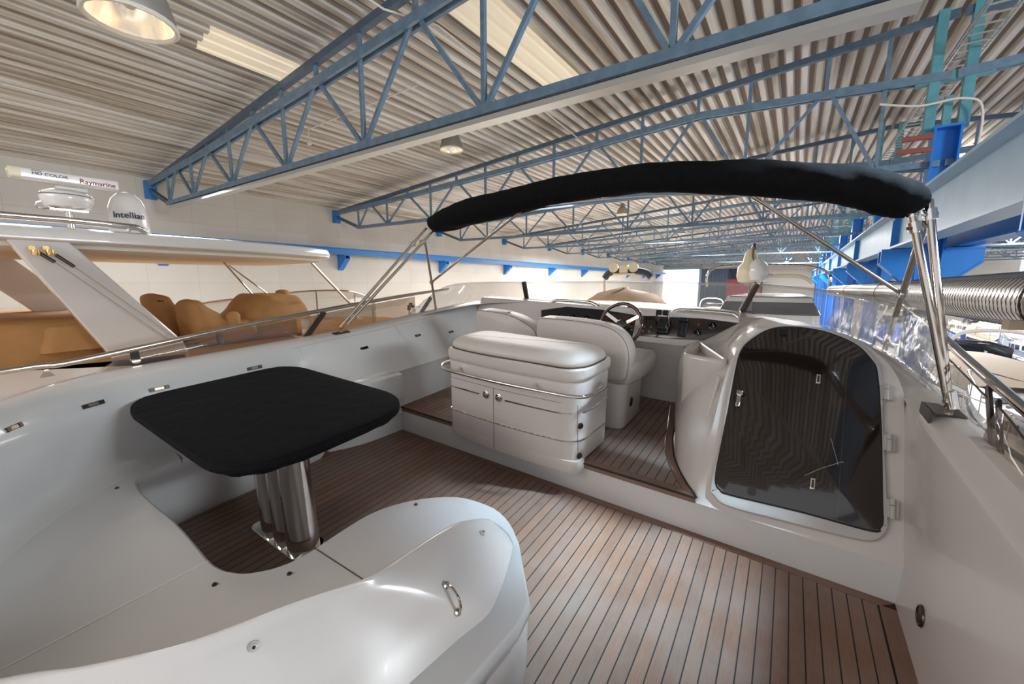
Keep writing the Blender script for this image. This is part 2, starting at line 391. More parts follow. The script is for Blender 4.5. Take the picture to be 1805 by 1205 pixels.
# translucent strips in the left roof slope and skylight in the right slope
def roofpanel(name, m, x0, x1, y0, y1, label):
    mb = MB(); pr = [(xx, roofz(xx)+dz-.012) for xx, dz in ((x0+i*.25+dx_, dz) for i in range(int(round((x1-x0)/.25))) for dx_, dz in ((0, 0), (.07, 0), (.105, .075), (.185, .075), (.22, 0)))]
    vstrip(mb, pr, y0, y1); o = obj(name, mb, m, sharp=10); tag(o, label, 'roof light', 'translucent roof strips'); return o
for (x0, n, y0, y1, lb) in [(-8.0, 3, 2.83, 4.3, 'short yellowed translucent roof strip left of the nearest blue truss'),
                         (-4.5, 3, 4.1, 7.95, 'long yellowed translucent roof strip right of the nearest blue truss')]:
    roofpanel('roof_light', 'strip_panel', x0, x0+n*.25, y0, y1, lb)
mb = MB(); a = PH(1690, 255, z=3.55)
mb.box((5.9, 19.3, roofz(5.9)-.18), (4.2, 1.8, .04), Matrix.Rotation(.081, 3, 'Y')); tag(obj('skylight', mb, 'skylight_panel'), 'bright white skylight in the right-hand roof behind the blue column', 'skylight')

# ---- trusses
bn = [-9.45, -8.3, -6.8, -5.25, -3.7, -2.15, -.72, .65]
tn = [-7.55, -6.02, -4.48, -2.9, -1.36, .1]
def zB(x):
    pts = [(-10.5, 1.87), (-7.55, 1.975), (-6.02, 2.06), (-4.48, 2.14), (-2.9, 2.24), (-1.36, 2.345), (.1, 2.27), (1.2, 2.2)]
    for (a, za), (b, zb) in zip(pts, pts[1:]):
        if x <= b: return za+(zb-za)*(x-a)/(b-a)
    return pts[-1][1]
def zC(x): return 1.42-.011*(x+9.45)
def zA(x): return 1.90+.081*(x+10.5)
def truss(y, label):
    y0 = y; t = thing('roof_truss', label, 'truss', (-15.7, y, 2.8), 'blue steel roof trusses'); K = 1.5; s = .055
    def pt(x, z): return V((x*K, y0, z*K))
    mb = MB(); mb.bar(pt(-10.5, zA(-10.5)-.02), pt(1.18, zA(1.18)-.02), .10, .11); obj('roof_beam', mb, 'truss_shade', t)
    mb = MB(); xs_ = [-10.5]+tn+[1.18]
    for a, b in zip(xs_, xs_[1:]):
        for sy in (-.06, .06): mb.bar(pt(a, zB(a))+V((0, sy, 0)), pt(b, zB(b))+V((0, sy, 0)), .05, .13)
    obj('top_chord', mb, 'truss_blue', t)
    mb = MB()
    for sy in (-.055, .055): mb.bar(pt(-9.5, zC(-9.5))+V((0, sy, 0)), pt(1.18, zC(1.18))+V((0, sy, 0)), .045, .10)
    obj('bottom_chord', mb, 'truss_blue', t)
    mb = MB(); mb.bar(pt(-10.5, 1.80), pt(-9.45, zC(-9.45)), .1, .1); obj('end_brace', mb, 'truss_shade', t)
    mb = MB(); mb.box((-15.66, y, 2.66), (.16, .26, .5)); obj('wall_bracket', mb, 'crane_blue', t)
    W_ = []
    for x in bn: W_.append((x, zC(x), x, zB(x)))
    tt = [-8.95]+tn
    for i, x in enumerate(tt):
        if i < len(bn): W_.append((bn[i], zC(bn[i]), x-.05, zB(x))); 
        if i+1 < len(bn): W_.append((x+.05, zB(x), bn[i+1], zC(bn[i+1])))
    for a, za, b, zb in W_:
        mb = MB(); mb.bar(pt(a, za), pt(b, zb), s, s, up=(0, 1, 0)); obj('web_member', mb, 'truss_blue', t)
    for x in bn+tn:
        mb = MB(); mb.bar(pt(x, zB(x)), pt(x, zA(x)), .06, .06, up=(0, 1, 0)); obj('post', mb, 'truss_blue', t)
    for sx, x in ((1, -1.36),):
        mb = MB(); mb.box(pt(x, zB(x)), (.24, .16, .09)); obj('splice_plate', mb, 'dark_steel', t)
    return t
places = ['nearest the camera, hung with the tan light rail', 'second from the camera', 'third from the camera, behind the canvas roof', 'fourth from the camera', 'fifth from the camera', 'sixth from the camera', 'seventh from the camera', 'eighth from the camera', 'ninth from the camera', 'tenth and farthest, by the end wall']
t0 = truss(yA, 'blue steel roof truss of the left bay, nearest the camera, above the pale rail')
for k in range(1, 10):
    dup(t0, HM @ T((-15.7, yA+5.85*k, 2.8)), 'blue steel roof truss of the left bay, ' + places[k])
mir = Matrix.Diagonal((-1, 1, 1, 1))
for k in range(0, 10):
    dup(t0, HM @ T((RX*2+15.7, yA+5.85*k, 2.8)) @ mir, 'blue steel roof truss right of the columns, ' + ['nearest the camera', 'meeting the tall blue column', 'third from the camera', 'fourth from the camera', 'fifth from the camera', 'sixth from the camera', 'seventh from the camera', 'eighth from the camera', 'ninth from the camera', 'farthest'][k])
# light rail clipped under the nearest truss
mb = MB(); K = 1.5
mb.bar((-9.3*K, yA, zC(-9.3)*K-.11), (.35*K, yA, zC(.35)*K-.11), .16, .06)
tag(obj('light_rail', mb, 'tray_metal'), 'long pale metal rail under the nearest truss', 'rail')
# ---- columns, crane beams, brackets
def ibeam(mb, x, z0, z1, y0, y1, fw, tw=.03, tf=.035):
    mb.box((x, (y0+y1)/2, (z0+z1)/2), (tw, y1-y0, z1-z0)); mb.box((x, (y0+y1)/2, z0+tf/2), (fw, y1-y0, tf)); mb.box((x, (y0+y1)/2, z1-tf/2), (fw, y1-y0, tf))
def column(y, label):
    t = thing('column', label, 'column', (RX, y, -6.2), 'tall blue columns')
    mb = MB(); mb.box((RX-.15, y, -1.85), (.03, .36, 8.7)); mb.box((RX+.15, y, -1.85), (.03, .36, 8.7)); mb.box((RX, y, -1.85), (.3, .03, 8.7)); mb.box((RX, y, 2.5), (.36, .4, .03)); obj('shaft', mb, 'deep_blue', t)
    for sgn in (-1, 1):
        mb = MB(); x0 = RX+sgn*.15; x1 = RX+sgn*.62
        pl = [(x0, .58), (x1, .58), (x1, .34), (x0, -.12)]
        mb.rings([[(p, y-.16, q) for p, q in pl], [(p, y-.13, q) for p, q in pl]]); mb.rings([[(p, y+.13, q) for p, q in pl], [(p, y+.16, q) for p, q in pl]])
        mb.box(((x0+x1)/2, y, .56), (abs(x1-x0), .36, .03)); mb.bar((x0, y, -.12), (x1, y, .34), .34, .03, up=(0, 0, 1)); obj('bracket', mb, 'deep_blue', t)
    for sx in (-.22, .18):
        mb = MB(); mb.box((RX+sx, y, 3.4), (.13, .14, 1.85)); obj('truss_post', mb, 'teal', t)
    mb = MB(); mb.box((RX, y, 3.30), (.9, .12, .14)); mb.box((RX-.02, y, 2.75), (.1, .1, .5)); obj('cross_head', mb, 'teal', t)
    mb = MB(); mb.tube(cat([(RX-.9, y-.25, 3.0), (RX-.4, y-.25, 2.86), (RX+.1, y-.25, 2.86), (RX+.34, y-.22, 2.6), (RX+.3, y-.22, 1.4)], 6), .018, 6); obj('cable', mb, 'cable_white', t)
    return t
c0 = column(yA, 'tall blue column with a bracket at the right edge of the photo')
cl = ['tall blue column beside the right end of the canvas roof', 'second tall blue column seen below the canvas roof', 'third tall blue column seen below the canvas roof', 'fourth tall blue column down the crane beam', 'fifth blue column down the crane beam', 'sixth blue column down the crane beam', 'seventh blue column down the crane beam', 'eighth blue column down the crane beam', 'farthest blue column by the end wall']
for k in range(1, 10): dup(c0, HM @ T((RX, yA+5.85*k, -6.2)), cl[k-1])
t = thing('crane_beam', 'pale blue crane runway beam on the near side of the columns', 'beam', (1.42, 0, .6))
mb = MB(); mb.box((1.42, 29, .92), (.03, 64, .62)); obj('web', mb, 'pale_blue', t)
mb = MB(); mb.box((1.42, 29, 1.235), (.34, 64, .035)); mb.box((1.40, 29, 1.29), (.06, 64, .08)); obj('rail_flange', mb, 'pale_blue', t)
mb = MB(); mb.box((1.42, 29, .605), (.26, 64, .035)); obj('bottom_flange', mb, 'pale_blue', t)
for k in range(10):
    mb = MB(); y = yA+5.85*k; mb.box((1.36, y, .92), (.12, .03, .6)); obj('stiffener', mb, 'deep_blue', t)
t = thing('crane_beam', 'blue crane runway beam on the far side of the columns', 'beam', (2.2, 0, .6))
mb = MB(); ibeam(mb, 2.2, .59, 1.25, -3, 61, .28); obj('web', mb, 'deep_blue', t)
t = thing('crane_beam', 'blue crane rail running along the left hall wall', 'beam', (-15.4, 0, 1.2))
mb = MB(); ibeam(mb, -15.35, 1.13, 1.40, -3, 60, .22); obj('web', mb, 'crane_blue', t)
for k in range(0, 10):
    y = yA+5.85*k + .1
    mb = MB(); pl = [(-15.74, 1.12), (-15.2, 1.12), (-15.2, .98), (-15.74, .52)]
    mb.rings([[(p, y-.12, q) for p, q in pl], [(p, y-.09, q) for p, q in pl]]); mb.rings([[(p, y+.09, q) for p, q in pl], [(p, y+.12, q) for p, q in pl]]); mb.box((-15.47, y, 1.11), (.54, .26, .03)); mb.bar((-15.74, y, .52), (-15.2, y, .98), .24, .03)
    obj('bracket', mb, 'deep_blue', t)
# cable ladder beneath the roof by the columns
t = thing('cable_ladder', 'long wire cable ladder under the roof beside the columns', 'cable ladder', (1.2, 0, 3.5))
lx = PH(1735, 20, z=3.62).x; mb = MB()
for sx in (0, .34):
    mb.bar((lx+sx, 1, 3.62), (lx+sx, 60, 3.62), .02, .02); mb.bar((lx+sx, 1, 3.70), (lx+sx, 60, 3.70), .02, .02)
obj('side_rail', mb, 'tray_metal', t)
mb = MB(); y = 2.
while y < 55:
    mb.bar((lx, y, 3.7), (lx, y, 3.62), .02, .02); mb.bar((lx, y, 3.62), (lx+.34, y, 3.62), .02, .02); mb.bar((lx+.34, y, 3.62), (lx+.34, y, 3.7), .02, .02); y += .28
r = obj('rung', mb, 'tray_metal', t); r['kind'] = 'stuff'
for k, (y, z) in enumerate([(12.2, 3.35), (14.1, 3.35)]):
    (u0, v0, u1, v1) = [(1590, 247, 1645, 240), (1580, 269, 1642, 263)][k]; mb = MB(); mb.bar(PH(u0, v0, y=9.0), PH(u1, v1, y=9.0), .05, .07); tag(obj('purlin', mb, 'red_oxide'), ['red-brown purlin behind the tall blue column, upper of two', 'red-brown purlin behind the tall blue column, lower of two'][k], 'purlin')
for k, (xa, za, lb) in enumerate([(-3.6, 3.62, 'thin white cable pipe under the roof left of the nearest truss')]):
    mb = MB(); mb.tube([(xa-1.2, -2, za), (xa-1.2, 3.9, za-.03), (xa-.9, 4.6, za), (xa-1.25, 9.8, za)], .014, 6); tag(obj('conduit', mb, 'cable_white'), lb, 'pipe')
# hanging high-bay lamps
def lamp(p, r, label, zt):
    p = V(p); t = thing('high_bay_lamp', label, 'lamp', p, 'hanging high-bay lamps')
    mb = MB(); mb.lathe([(r*1.0, 0), (r*1.02, .02), (r*.98, .3*r), (r*.86, .75*r), (r*.66, 1.15*r), (r*.42, 1.35*r), (r*.38, 1.8*r), (.02, 1.82*r)], p, 28, caps=False)
    o = obj('shade', mb, 'lamp_shade', t)
    mb = MB(); mb.lathe([(r*.97, .012), (r*.9, .35*r), (r*.72, .8*r), (r*.45, 1.1*r), (.02, 1.15*r)], p, 28, caps=False); obj('reflector', mb, 'reflector', t)
    mb = MB(); mb.lathe([(.02, 1.1*r), (.03, .9*r), (r*.2, .75*r), (r*.22, .5*r), (r*.1, .35*r), (.005, .33*r)], p, 14); obj('bulb', mb, 'cable_white', t)
    mb = MB(); mb.tube([p+V((r*math.cos(q*.2618), r*math.sin(q*.2618), 0)) for q in range(24)], .02*r/.3, 6, closed=True); obj('rim', mb, 'cable_white', t)
    mb = MB(); mb.tube([p+V((0, 0, 1.8*r)), V((p.x, p.y, zt))], .012, 6); obj('hanger', mb, 'dark_steel', t)
    return t
pl = PH(232, 38, y=1.12); l0 = lamp(pl, .27, 'grey bell-shaped lamp hanging at the top left, nearest the camera', roofz(pl.x))
for u, v, y, lb in [(796, 264, 7.6, 'grey bell-shaped lamp hanging right of the nearest truss'), (1097, 378, 19.5, 'small grey lamp seen just under the canvas roof'), (1200, 412, 29, 'small warm-toned lamp farther down the hall')]:
    q = PH(u, v, y=y); dup(l0, HM @ T(q) @ Matrix.Diagonal((1, 1, 1, 1)), lb)
mb = MB(); q = PH(545, 250, y=5.4); mb.tube([(q.x, q.y, roofz(q.x)), (q.x, q.y, q.z+.05)], .012, 6); mb.lathe([(.02, .05), (.05, .02), (.05, -.05), (.02, -.07)], q, 12); mb.tube([(q.x, q.y, roofz(q.x)-.05), (q.x+3.2, q.y+.4, roofz(q.x+3.2)-.05)], .012, 6)
tag(obj('smoke_detector', mb, 'cable_white'), 'small white sensor hanging on a thin pipe behind the nearest truss', 'sensor')
# big spiral duct on the right
t = thing('air_duct', 'large silver spiral air duct along the right side', 'duct', (1.36, 4, -.3))
mb = MB(); rings = []; y = 1.0; n = 28; i = 0
while y < 24:
    r = .20 + (.0035 if i % 3 == 0 else 0); rings.append([(1.36+r*math.cos(2*PI*k/n), y, -.12-(y-4.5)*.012+r*math.sin(2*PI*k/n)) for k in range(n)]); y += .024; i += 1
mb.rings(rings); obj('pipe', mb, 'duct', t, sharp=60)
mb = MB(); hp = []; q_ = 0
while q_*.0045 < 22.5:
    yy = 1+q_*.0045; a_ = q_*2*PI/16; hp.append((1.36+.2035*math.cos(a_), yy, -.12-(yy-4.5)*.012+.2035*math.sin(a_))); q_ += 1
mb.tube(hp, .0020, 4); obj('spiral_seam', mb, 'dark_steel', t)
for y in (3.9, 9.75, 15.6):
    zc = -.12-(y-4.5)*.012; mb = MB(); mb.tube([(1.36+.213*math.cos(q*.3), y, zc+.213*math.sin(q*.3)) for q in range(21)], .006, 5, closed=True); mb.tube([(1.42, y, zc-.2), (1.36, y, zc-.34)], .006, 5); obj('strap', mb, 'dark_steel', t)
mb = MB(); a = PH(1772, 572, y=3.9); b = a+V((1.9, .5, -.0)); mb.bar(a, b, .06, .06); tag(obj('timber_beam', mb, 'boat_beige'), 'brown timber beam under the spiral duct at the right edge', 'beam')
FR = Matrix.Identity(4)
# ================================================================== OUR BOAT (deck metres, z = 0 on the lower teak)
SY = 2.30
def poly(mb, pts, z0, z1): return mb.rings([[(p[0], p[1], z0) for p in pts], [(p[0], p[1], z1) for p in pts]])
# lower deck
mb = MB(); mb.box(((-3.0+.532)/2, (-1.4+SY-.055)/2, -.03), (3.53, SY-.055+1.4, .06)); fl = struct(obj('floor', mb, 'teak_deck'))
mb = MB(); mb.box((-1.1, SY-.026, -.029), (3.4, .049, .06)); obj('margin_board', mb, 'teak_plain', fl)
mb = MB(); poly(mb, [(.538, -1.4), (.60, -1.4), (.60, SY-.004), (.538, SY-.058)], -.05, .001); obj('margin_board', mb, 'teak_plain', fl)
mb = MB(); mb.box((-1.1, SY-.0525, -.035), (3.4, .005, .06)); mb.box((.535, .4, -.035), (.006, 3.7, .06)); obj('caulking', mb, 'dark_rubber', fl)
# raised deck + riser
curve = [(-.282, SY-.005), (-.36, 2.42), (-.433, 2.564), (-.49, 2.70), (-.527, 2.825), (-.575, 3.03), (-.607, 3.233), (-.66, 3.5), (-.715, 3.82)]
cs = [(p.x, p.y) for p in cat([(a, b, 0) for a, b in curve], 4)]
inner = [(a-.055, b) for a, b in cs]; inner[0] = (cs[0][0]-.10, SY+.05)
inner = [(a-.055, b) for a, b in cs if b > SY+.05]
mb = MB(); poly(mb, [(-2.78, SY+.055), (inner[0][0], SY+.055)]+inner+[(-2.78, 3.82)], .18, .230)
fu = struct(obj('floor', mb, 'teak_upper'))
mb = MB(); poly(mb, [(-2.78, SY-.006), cs[0], (cs[0][0]-.09, SY+.052), (-2.78, SY+.052)], .19, .231); obj('margin_board', mb, 'teak_plain', fu)
mb = MB(); q = [c for c in cs if c[1] > SY+.02]; poly(mb, [(cs[0][0]-.004, SY+.004)]+q+list(reversed([(a-.05, b) for a, b in q if b > SY+.05])), .19, .231); obj('margin_board', mb, 'teak_plain', fu)
mb = MB(); mb.tube([(-2.76, SY-.008, .226)]+[(cs[0][0], SY-.008, .226)], .007, 6); mb.tube([(a+.003, b, .229) for a, b in cs], .006, 6); obj('edge_strip', mb, 'dark_rubber', fu)
boat = thing('cockpit_moulding', 'white moulded cockpit sides, step and dashboard deck around the teak floor', 'boat deck', (-1.2, 2, 0))
mb = MB(); mb.slab(rpoly([(-2.80, SY-.0), (.62, SY-.0), (.62, SY+.4), (-2.80, SY+.4)]), [(0, -.02), (0, .19), (.006, .2)]); obj('step_riser', mb, 'gelcoat_cool', boat)
# starboard side: inner wall, ledge, coaming
def stb(y):
    b = 0 if y < 3.0 else -.10*(y-3.0)**2
    return [V((.600+b, y, -.05)), V((.60+b, y, .4)), V((.602+b, y, .79)), V((.606+b, y, .806)), V((.628+b, y, .822)), V((.645+b, y, .83)), V((.69+b, y, .862)), V((.72+b, y, .868)), V((.76+b, y, .862)), V((.79+b, y, .84)), V((.81+b, y, .6)), V((.82+b, y, -.3))]
mb = MB(); mb.grid([stb(-1.5+.15*i) for i in range(39)]); obj('starboard_coaming', mb, 'gelcoat', boat, sharp=22)
mb = MB(); mb.slab(rpoly([(1.5, .30, .1), (2.95, .30, .1), (2.95, .72, .25), (2.5, .74, .2), (1.8, .62, .4)]), [(0, .602), (.004, .5975)], lambda a, b, c: V((c, a, b)))
# port side
def port(y):
    s = 1.15*max(0, .62-y)**2; f = min(1, max(0, (y-1.62)/.25)); b = .05*max(0, y-3.2)**2
    A = [(-3.56, .2), (-3.56, .70), (-3.52, .80), (-3.46, .862), (-3.40, .885), (-3.33, .89), (-3.26, .876), (-3.20, .845), (-3.16, .80), (-3.135, .74), (-3.115, .66), (-3.09, .57), (-3.05, .50), (-2.99, .452), (-2.92, .43), (-2.86, .424), (-2.83, .42)]
    B = [(-3.56, .2), (-3.56, .70), (-3.52, .80), (-3.46, .862), (-3.40, .885), (-3.33, .89), (-3.26, .88), (-3.18, .86), (-3.14, .83), (-3.10, .79), (-3.03, .72), (-2.94, .63), (-2.86, .56), (-2.83, .535), (-2.84, .50), (-2.80, .36), (-2.75, .17)]
    return [V((a0*(1-f)+b0*f + s + b, y, a1*(1-f)+b1*f + (0 if a1 < .6 else .045*max(0, y-2.2)))) for (a0, a1), (b0, b1) in zip(A, B)]
mb = MB(); mb.grid([port(-.9+.1*i) for i in range(51)]); obj('port_coaming', mb, 'gelcoat_cool', boat, sharp=60)
mb = MB(); mb.tube([port(y)[8]+V((.002, 0, 0)) for y in (1.60, 1.601)]+[], .001, 4)
for yy in (1.66, 2.62):
    mb = MB(); mb.tube([p+V((.001, 0, .001)) for p in port(yy)[7:13]], .0018, 5); obj('panel_seam', mb, 'gelcoat_grey', boat)
mb = MB(); mb.tube([port(1.62+.12*i)[7]+V((0, 0, .0)) for i in range(24)], .003, 5); obj('panel_seam', mb, 'gelcoat_grey', boat)
# outer ledge at the stern on the port side
mb = MB(); mb.slab(rpoly([(-4.4, -1, 0), (-3.30, -1, 0), (-3.02, -.1, .2), (-3.40, .45, .3), (-3.55, 1.15, .02), (-4.4, .3, .1)]), [(0, .3), (0, .76), (.015, .80), (.05, .82), (.2, .835)]); obj('stern_ledge', mb, 'boat_white', boat)
# locker forward end of the port seat
lk = thing('side_locker', 'white moulded locker with recessed lid at the port side, beyond the table', 'locker', (-2.95, 1.9, 0))
out = rpoly([(-3.2, 1.66, 0), (-2.92, 1.63, .05), (-2.78, 1.9, .25), (-2.735, SY+.04, .05), (-3.2, SY+.04, 0)])
mb = MB(); mb.slab(out, [(.03, 0), (.02, .30), (0, .31), (0, .50), (.008, .53), (.03, .545)]); obj('body', mb, 'gelcoat_cool', lk, bevel=.0)
mb = MB(); mb.slab(rpoly([(-3.13, 1.72, .05), (-2.93, 1.71, .05), (-2.83, 1.95, .15), (-2.80, 2.25, .04), (-3.13, 2.25, .05)]), [(0, .545), (.004, .56), (.02, .565)]); obj('lid', mb, 'gelcoat_cool', lk)
mb = MB(); mb.bar((-2.80, SY+.043, .2), (-3.0, SY+.043, .55), .001, .001)
# ---- settee
SZ = .42
IN = [(-2.82, 1.64), (-2.80, 1.2), (-2.80, .8)] + [tuple(P(u, v, z=SZ)[:2]) for u, v in [(237, 848), (245, 860), (265, 882), (310, 920), (350, 965), (372, 990), (392, 1002), (410, 1006), (435, 1008), (480, 1000), (520, 985), (555, 965), (600, 935), (650, 905), (695, 888), (740, 878), (785, 874), (824, 877), (871, 894), (898, 920), (915, 956)]]
OUT_ = [(-.60, 1.00), (-.585, .9), (-.60, .7), (-.62, .4), (-.7, .1), (-.9, -.4), (-1.1, -.95), (-3.15, -.95), (-2.9, -.2), (-3.05, .15), (-3.14, .6), (-3.14, 1.64)]
IN[3] = (-2.76, .52)
outl = [(p.x, p.y) for p in cat([(a, b, 0) for a, b in IN], 3)] + OUT_
st = thing('settee', 'white moulded U-shaped cockpit settee wrapping round the table', 'seat', (-2, 0, 0))
mb = MB(); mb.slab(outl, [(.07, 0), (.045, .05), (.03, .3), (.0, .36), (-.004, .40), (.0, .414), (.008, .42)]); obj('seat', mb, 'gelcoat_cool', st, sharp=30)
Rr = [P(866, 918, z=.47), P(850, 914, z=.50), P(824, 917, z=.54), P(800, 923, z=.57), P(760, 946, z=.61), P(700, 985, z=.65), P(640, 1020, z=.68), P(500, 1068, z=.70), P(330, 1130, z=.70), P(150, 1172, z=.70), P(0, 1195, z=.70), V((-1.62, -.42, .70)), V((-1.9, -.85, .7))]
Oo = [P(882, 928, z=.425), P(893, 940, z=.425), P(903, 957, z=.42), P(908, 972, z=.41), P(913, 1000, z=.39), P(915, 1050, z=.36), P(912, 1105, z=.325), P(885, 1160, z=.295), V((-.625, .62, .27)), V((-.64, .38, .26)), V((-.72, .08, .26)), V((-.95, -.45, .26)), V((-1.15, -.95, .26))]
Ii = []
for i, r in enumerate(Rr):
    d = (Rr[min(i+1, len(Rr)-1)]-Rr[max(i-1, 0)]); d.z = 0; d.normalize(); nrm = V((d.y, -d.x, 0))   # towards seat
    o = Oo[i]-r; o.z = 0
    if nrm.dot(o) > 0: nrm = -nrm
    k = min(1, (r.z-.42)/.28); Ii.append(V((r.x, r.y, .415)) + nrm*(.03+.10*k))
m_ = 10
Rc, Oc, Ic = cat(Rr, m_), cat(Oo, m_), cat(Ii, m_)
rows = []
for r, o, i in zip(Rc, Oc, Ic):
    a = i + (r-i)*.55 + V((0, 0, .02)); top = r + V((0, 0, 0)); h = max(.02, r.z-o.z)
    b1 = r + (o-r)*.12; b1.z = r.z - h*.05; b2 = r + (o-r)*.30; b2.z = r.z-h*.20; b3 = r+(o-r)*.62; b3.z = r.z-h*.54
    rows.append(cat([i, a, top - V((0, 0, 0)), b1, b2, b3, o], 4))
mb = MB(); mb.grid(rows)
E0 = rows[0]; cen = sum(E0, V((0, 0, 0)))/len(E0); mb.add([cen]+E0, [(0, k+1, k) for k in range(1, len(E0))])
bk = obj('backrest', mb, 'gelcoat', st, sharp=80)
# lower outer wall of the settee
mb = MB(); mb.grid([[o+V((0, 0, .004)), o+V((.012, .008, -.012)), o+V((.026, .018, -.05)), V((o.x+.024, o.y+.016, .10)), V((o.x+.004, o.y+.004, -.02))] for o in Oc]); obj('outer_skirt', mb, 'gelcoat', st)
def surf(i, f):                # point on the back's outer face: station i, fraction down
    row = rows[int(i*m_)]; p = row[int(8+f*(len(row)-9))]; q = row[min(len(row)-1, int(8+f*(len(row)-9))+1)]; r2 = rows[min(len(rows)-1, int(i*m_)+1)]; p2 = r2[int(8+f*(len(row)-9))]
    n = (q-p).cross(p2-p).normalized(); return p, (n if n.dot(CAM0-p) > 0 else -n)
def nearest(u, v):
    best = None; d0 = (P(u, v, z=0)-CAM0).normalized()
    for ri in range(len(rows)-1):
        for ci in range(9, len(rows[0])-1):
            p = rows[ri][ci]; d = (p-CAM0).normalized(); e = (d-d0).length
            if best is None or e < best[0]:
                n = (rows[ri][ci+1]-p).cross(rows[ri+1][ci]-p).normalized(); best = (e, p, n if n.dot(CAM0-p) > 0 else -n)
    return best[1], best[2]
def stud(p, n, r, mcap, par, name='snap_stud'):
    R = n.to_track_quat('Z', 'Y').to_matrix(); mb = MB(); mb.lathe([(r*1.3, 0), (r*1.25, r*.3), (r*.8, r*.45), (r*.75, r*.9), (r*.3, r)], p, 12, R); return obj(name, mb, mcap, par)
for u, v in [(447, 1132), (852, 943), (875, 1153)]:
    p, n = nearest(u, v); R = n.to_track_quat('Z', 'Y').to_matrix()
    mb = MB(); mb.lathe([(.0125, 0), (.012, .006), (.008, .007), (.0075, .011), (.005, .012)], p, 16, R); o = obj('snap_stud', mb, 'gelcoat_grey', st)
    mb = MB(); mb.lathe([(.005, .008), (.004, .0125)], p, 10, R); obj('socket', mb, 'dark_rubber', o)
p, n = nearest(803, 1058); up = V((0, 0, 1)); up = (up-n*up.dot(n)).normalized()
mb = MB(); a = p+up*.04; b = p-up*.04; mb.tube(cat([a, a+n*.012, a-up*.012+n*.026, p+n*.034, b+up*.012+n*.026, b+n*.012, b], 5), .0048, 8)
R = n.to_track_quat('Z', 'Y').to_matrix(); mb.lathe([(.012, 0), (.011, .004), (.005, .005)], a+up*.004, 12, R); mb.lathe([(.012, 0), (.011, .004), (.005, .005)], b-up*.004, 12, R)
obj('pad_eye', mb, 'steel', st)
for u, v in [(48, 815), (206, 860), (260, 817), (378, 1030), (510, 1011), (733, 889)]:
    p = P(u, v, z=.421) if u > 100 else P(u, v, z=.47); stud(p, V((0, 0, 1)), .007, 'dark_steel', st)
def seam(pts, m, par, r=.0022, name='seam'):
    mb = MB(); mb.tube(pts, r, 5); return obj(name, mb, m, par)
seam([P(555, 966, z=.4205), P(640, 1021, z=.4205)], 'vinyl_seam', st)
mb = MB(); mb.bar(P(367, 989, z=.4205), P(0, 1181, z=.4205), .006, .003); obj('seam', mb, 'boat_white', st)
seam([P(267, 768, z=.4205)+V((0,0,.03)), P(318, 805, z=.422), P(321, 815, z=.4205)], 'vinyl_seam', st, .002)
# hinge-like cushion clips on the port coaming
def nearport(u, v):
    best = None; d0 = (P(u, v, z=0)-CAM0).normalized()
    for i in range(200):
        y = -.2+i*.025
        pr = port(y)
        for k in range(5, 12):
            for f in (0, .25, .5, .75):
                p = pr[k]*(1-f)+pr[k+1]*f; e = ((p-CAM0).normalized()-d0).length
                if best is None or e < best[0]:
                    pr2 = port(y+.05); n = (pr[k+1]-pr[k]).cross(pr2[k]-pr[k]).normalized(); best = (e, p, n if n.x > 0 else -n, (pr2[k]-pr[k]).normalized())
    return best[1:]
for j, (u, v, L) in enumerate([(20, 752, .075), (161, 712, .10), (281, 686, .10), (447, 649, .10), (641, 613, .075), (738, 592, .065), (795, 582, .065)]):
    p, n, d = nearport(u, v); c = n.cross(d).normalized(); R = Matrix((d, c, n)).transposed()
    mb = MB(); mb.box(p+n*.003, (L, .024, .006), R); mb.box(p+d*L*.38+n*.007, (L*.2, .02, .008), R); mb.box(p-d*L*.38+n*.007, (L*.2, .02, .008), R)
    cl_ = obj('cushion_clip', mb, 'dark_steel', boat)
    mb = MB(); mb.box(p+n*.0065, (L*.45, .016, .003), R); obj('clip_insert', mb, 'steel', cl_)
# starboard wall courtesy light
q = P(1623, 1085, x=.598)
mb = MB(); mb.lathe([(.042, 0), (.040, .006), (.034, .008), (.03, .004), (.001, .004)], q, 24, V((-1, 0, 0)).to_track_quat('Z', 'Y').to_matrix())
cz = obj('courtesy_light', mb, 'dark_steel', boat)
# ---- table
tb = thing('cockpit_table', 'large rectangular table under a fitted black canvas cover', 'table', (-2.2, .95, 0))
TO = rpoly([(-3.19, .555, .34), (-1.69, .555, .30), (-1.69, 1.555, .36), (-3.19, 1.555, .30)], 12)
mb = MB(); mb.slab(TO, [(.10, .688), (.02, .690), (.0, .700), (-.004, .718), (-.002, .735), (.006, .742), (.012, .7445), (.03, .7475), (.10, .75)])
cv = obj('canvas_cover', mb, 'canvas', tb, sharp=80)
mb = MB(); op = offset(TO, .004); mb.tube([(a, b, .741) for a, b in op], .0035, 6, closed=True); obj('piping', mb, 'canvas', cv)
mb = MB(); op = offset(TO, .03); mb.tube([(a, b, .687+.004*math.sin(i*1.7)) for i, (a, b) in enumerate(op)], .010, 6, closed=True); obj('elastic_hem', mb, 'canvas', cv)
for x in (-2.33, -2.19, -2.05):
    mb = MB(); mb.lathe([(.083, .012), (.083, .10), (.080, .105), (.078, .69)], (x, .965, 0), 32); obj('pedestal_tube', mb, 'chrome', tb)
mb = MB(); mb.slab(rpoly([(-2.47, .865, .05), (-1.96, .865, .05), (-1.96, 1.055, .05), (-2.47, 1.055, .05)]), [(0, 0), (0, .008), (.004, .012)]); obj('base_plate', mb, 'chrome', tb)
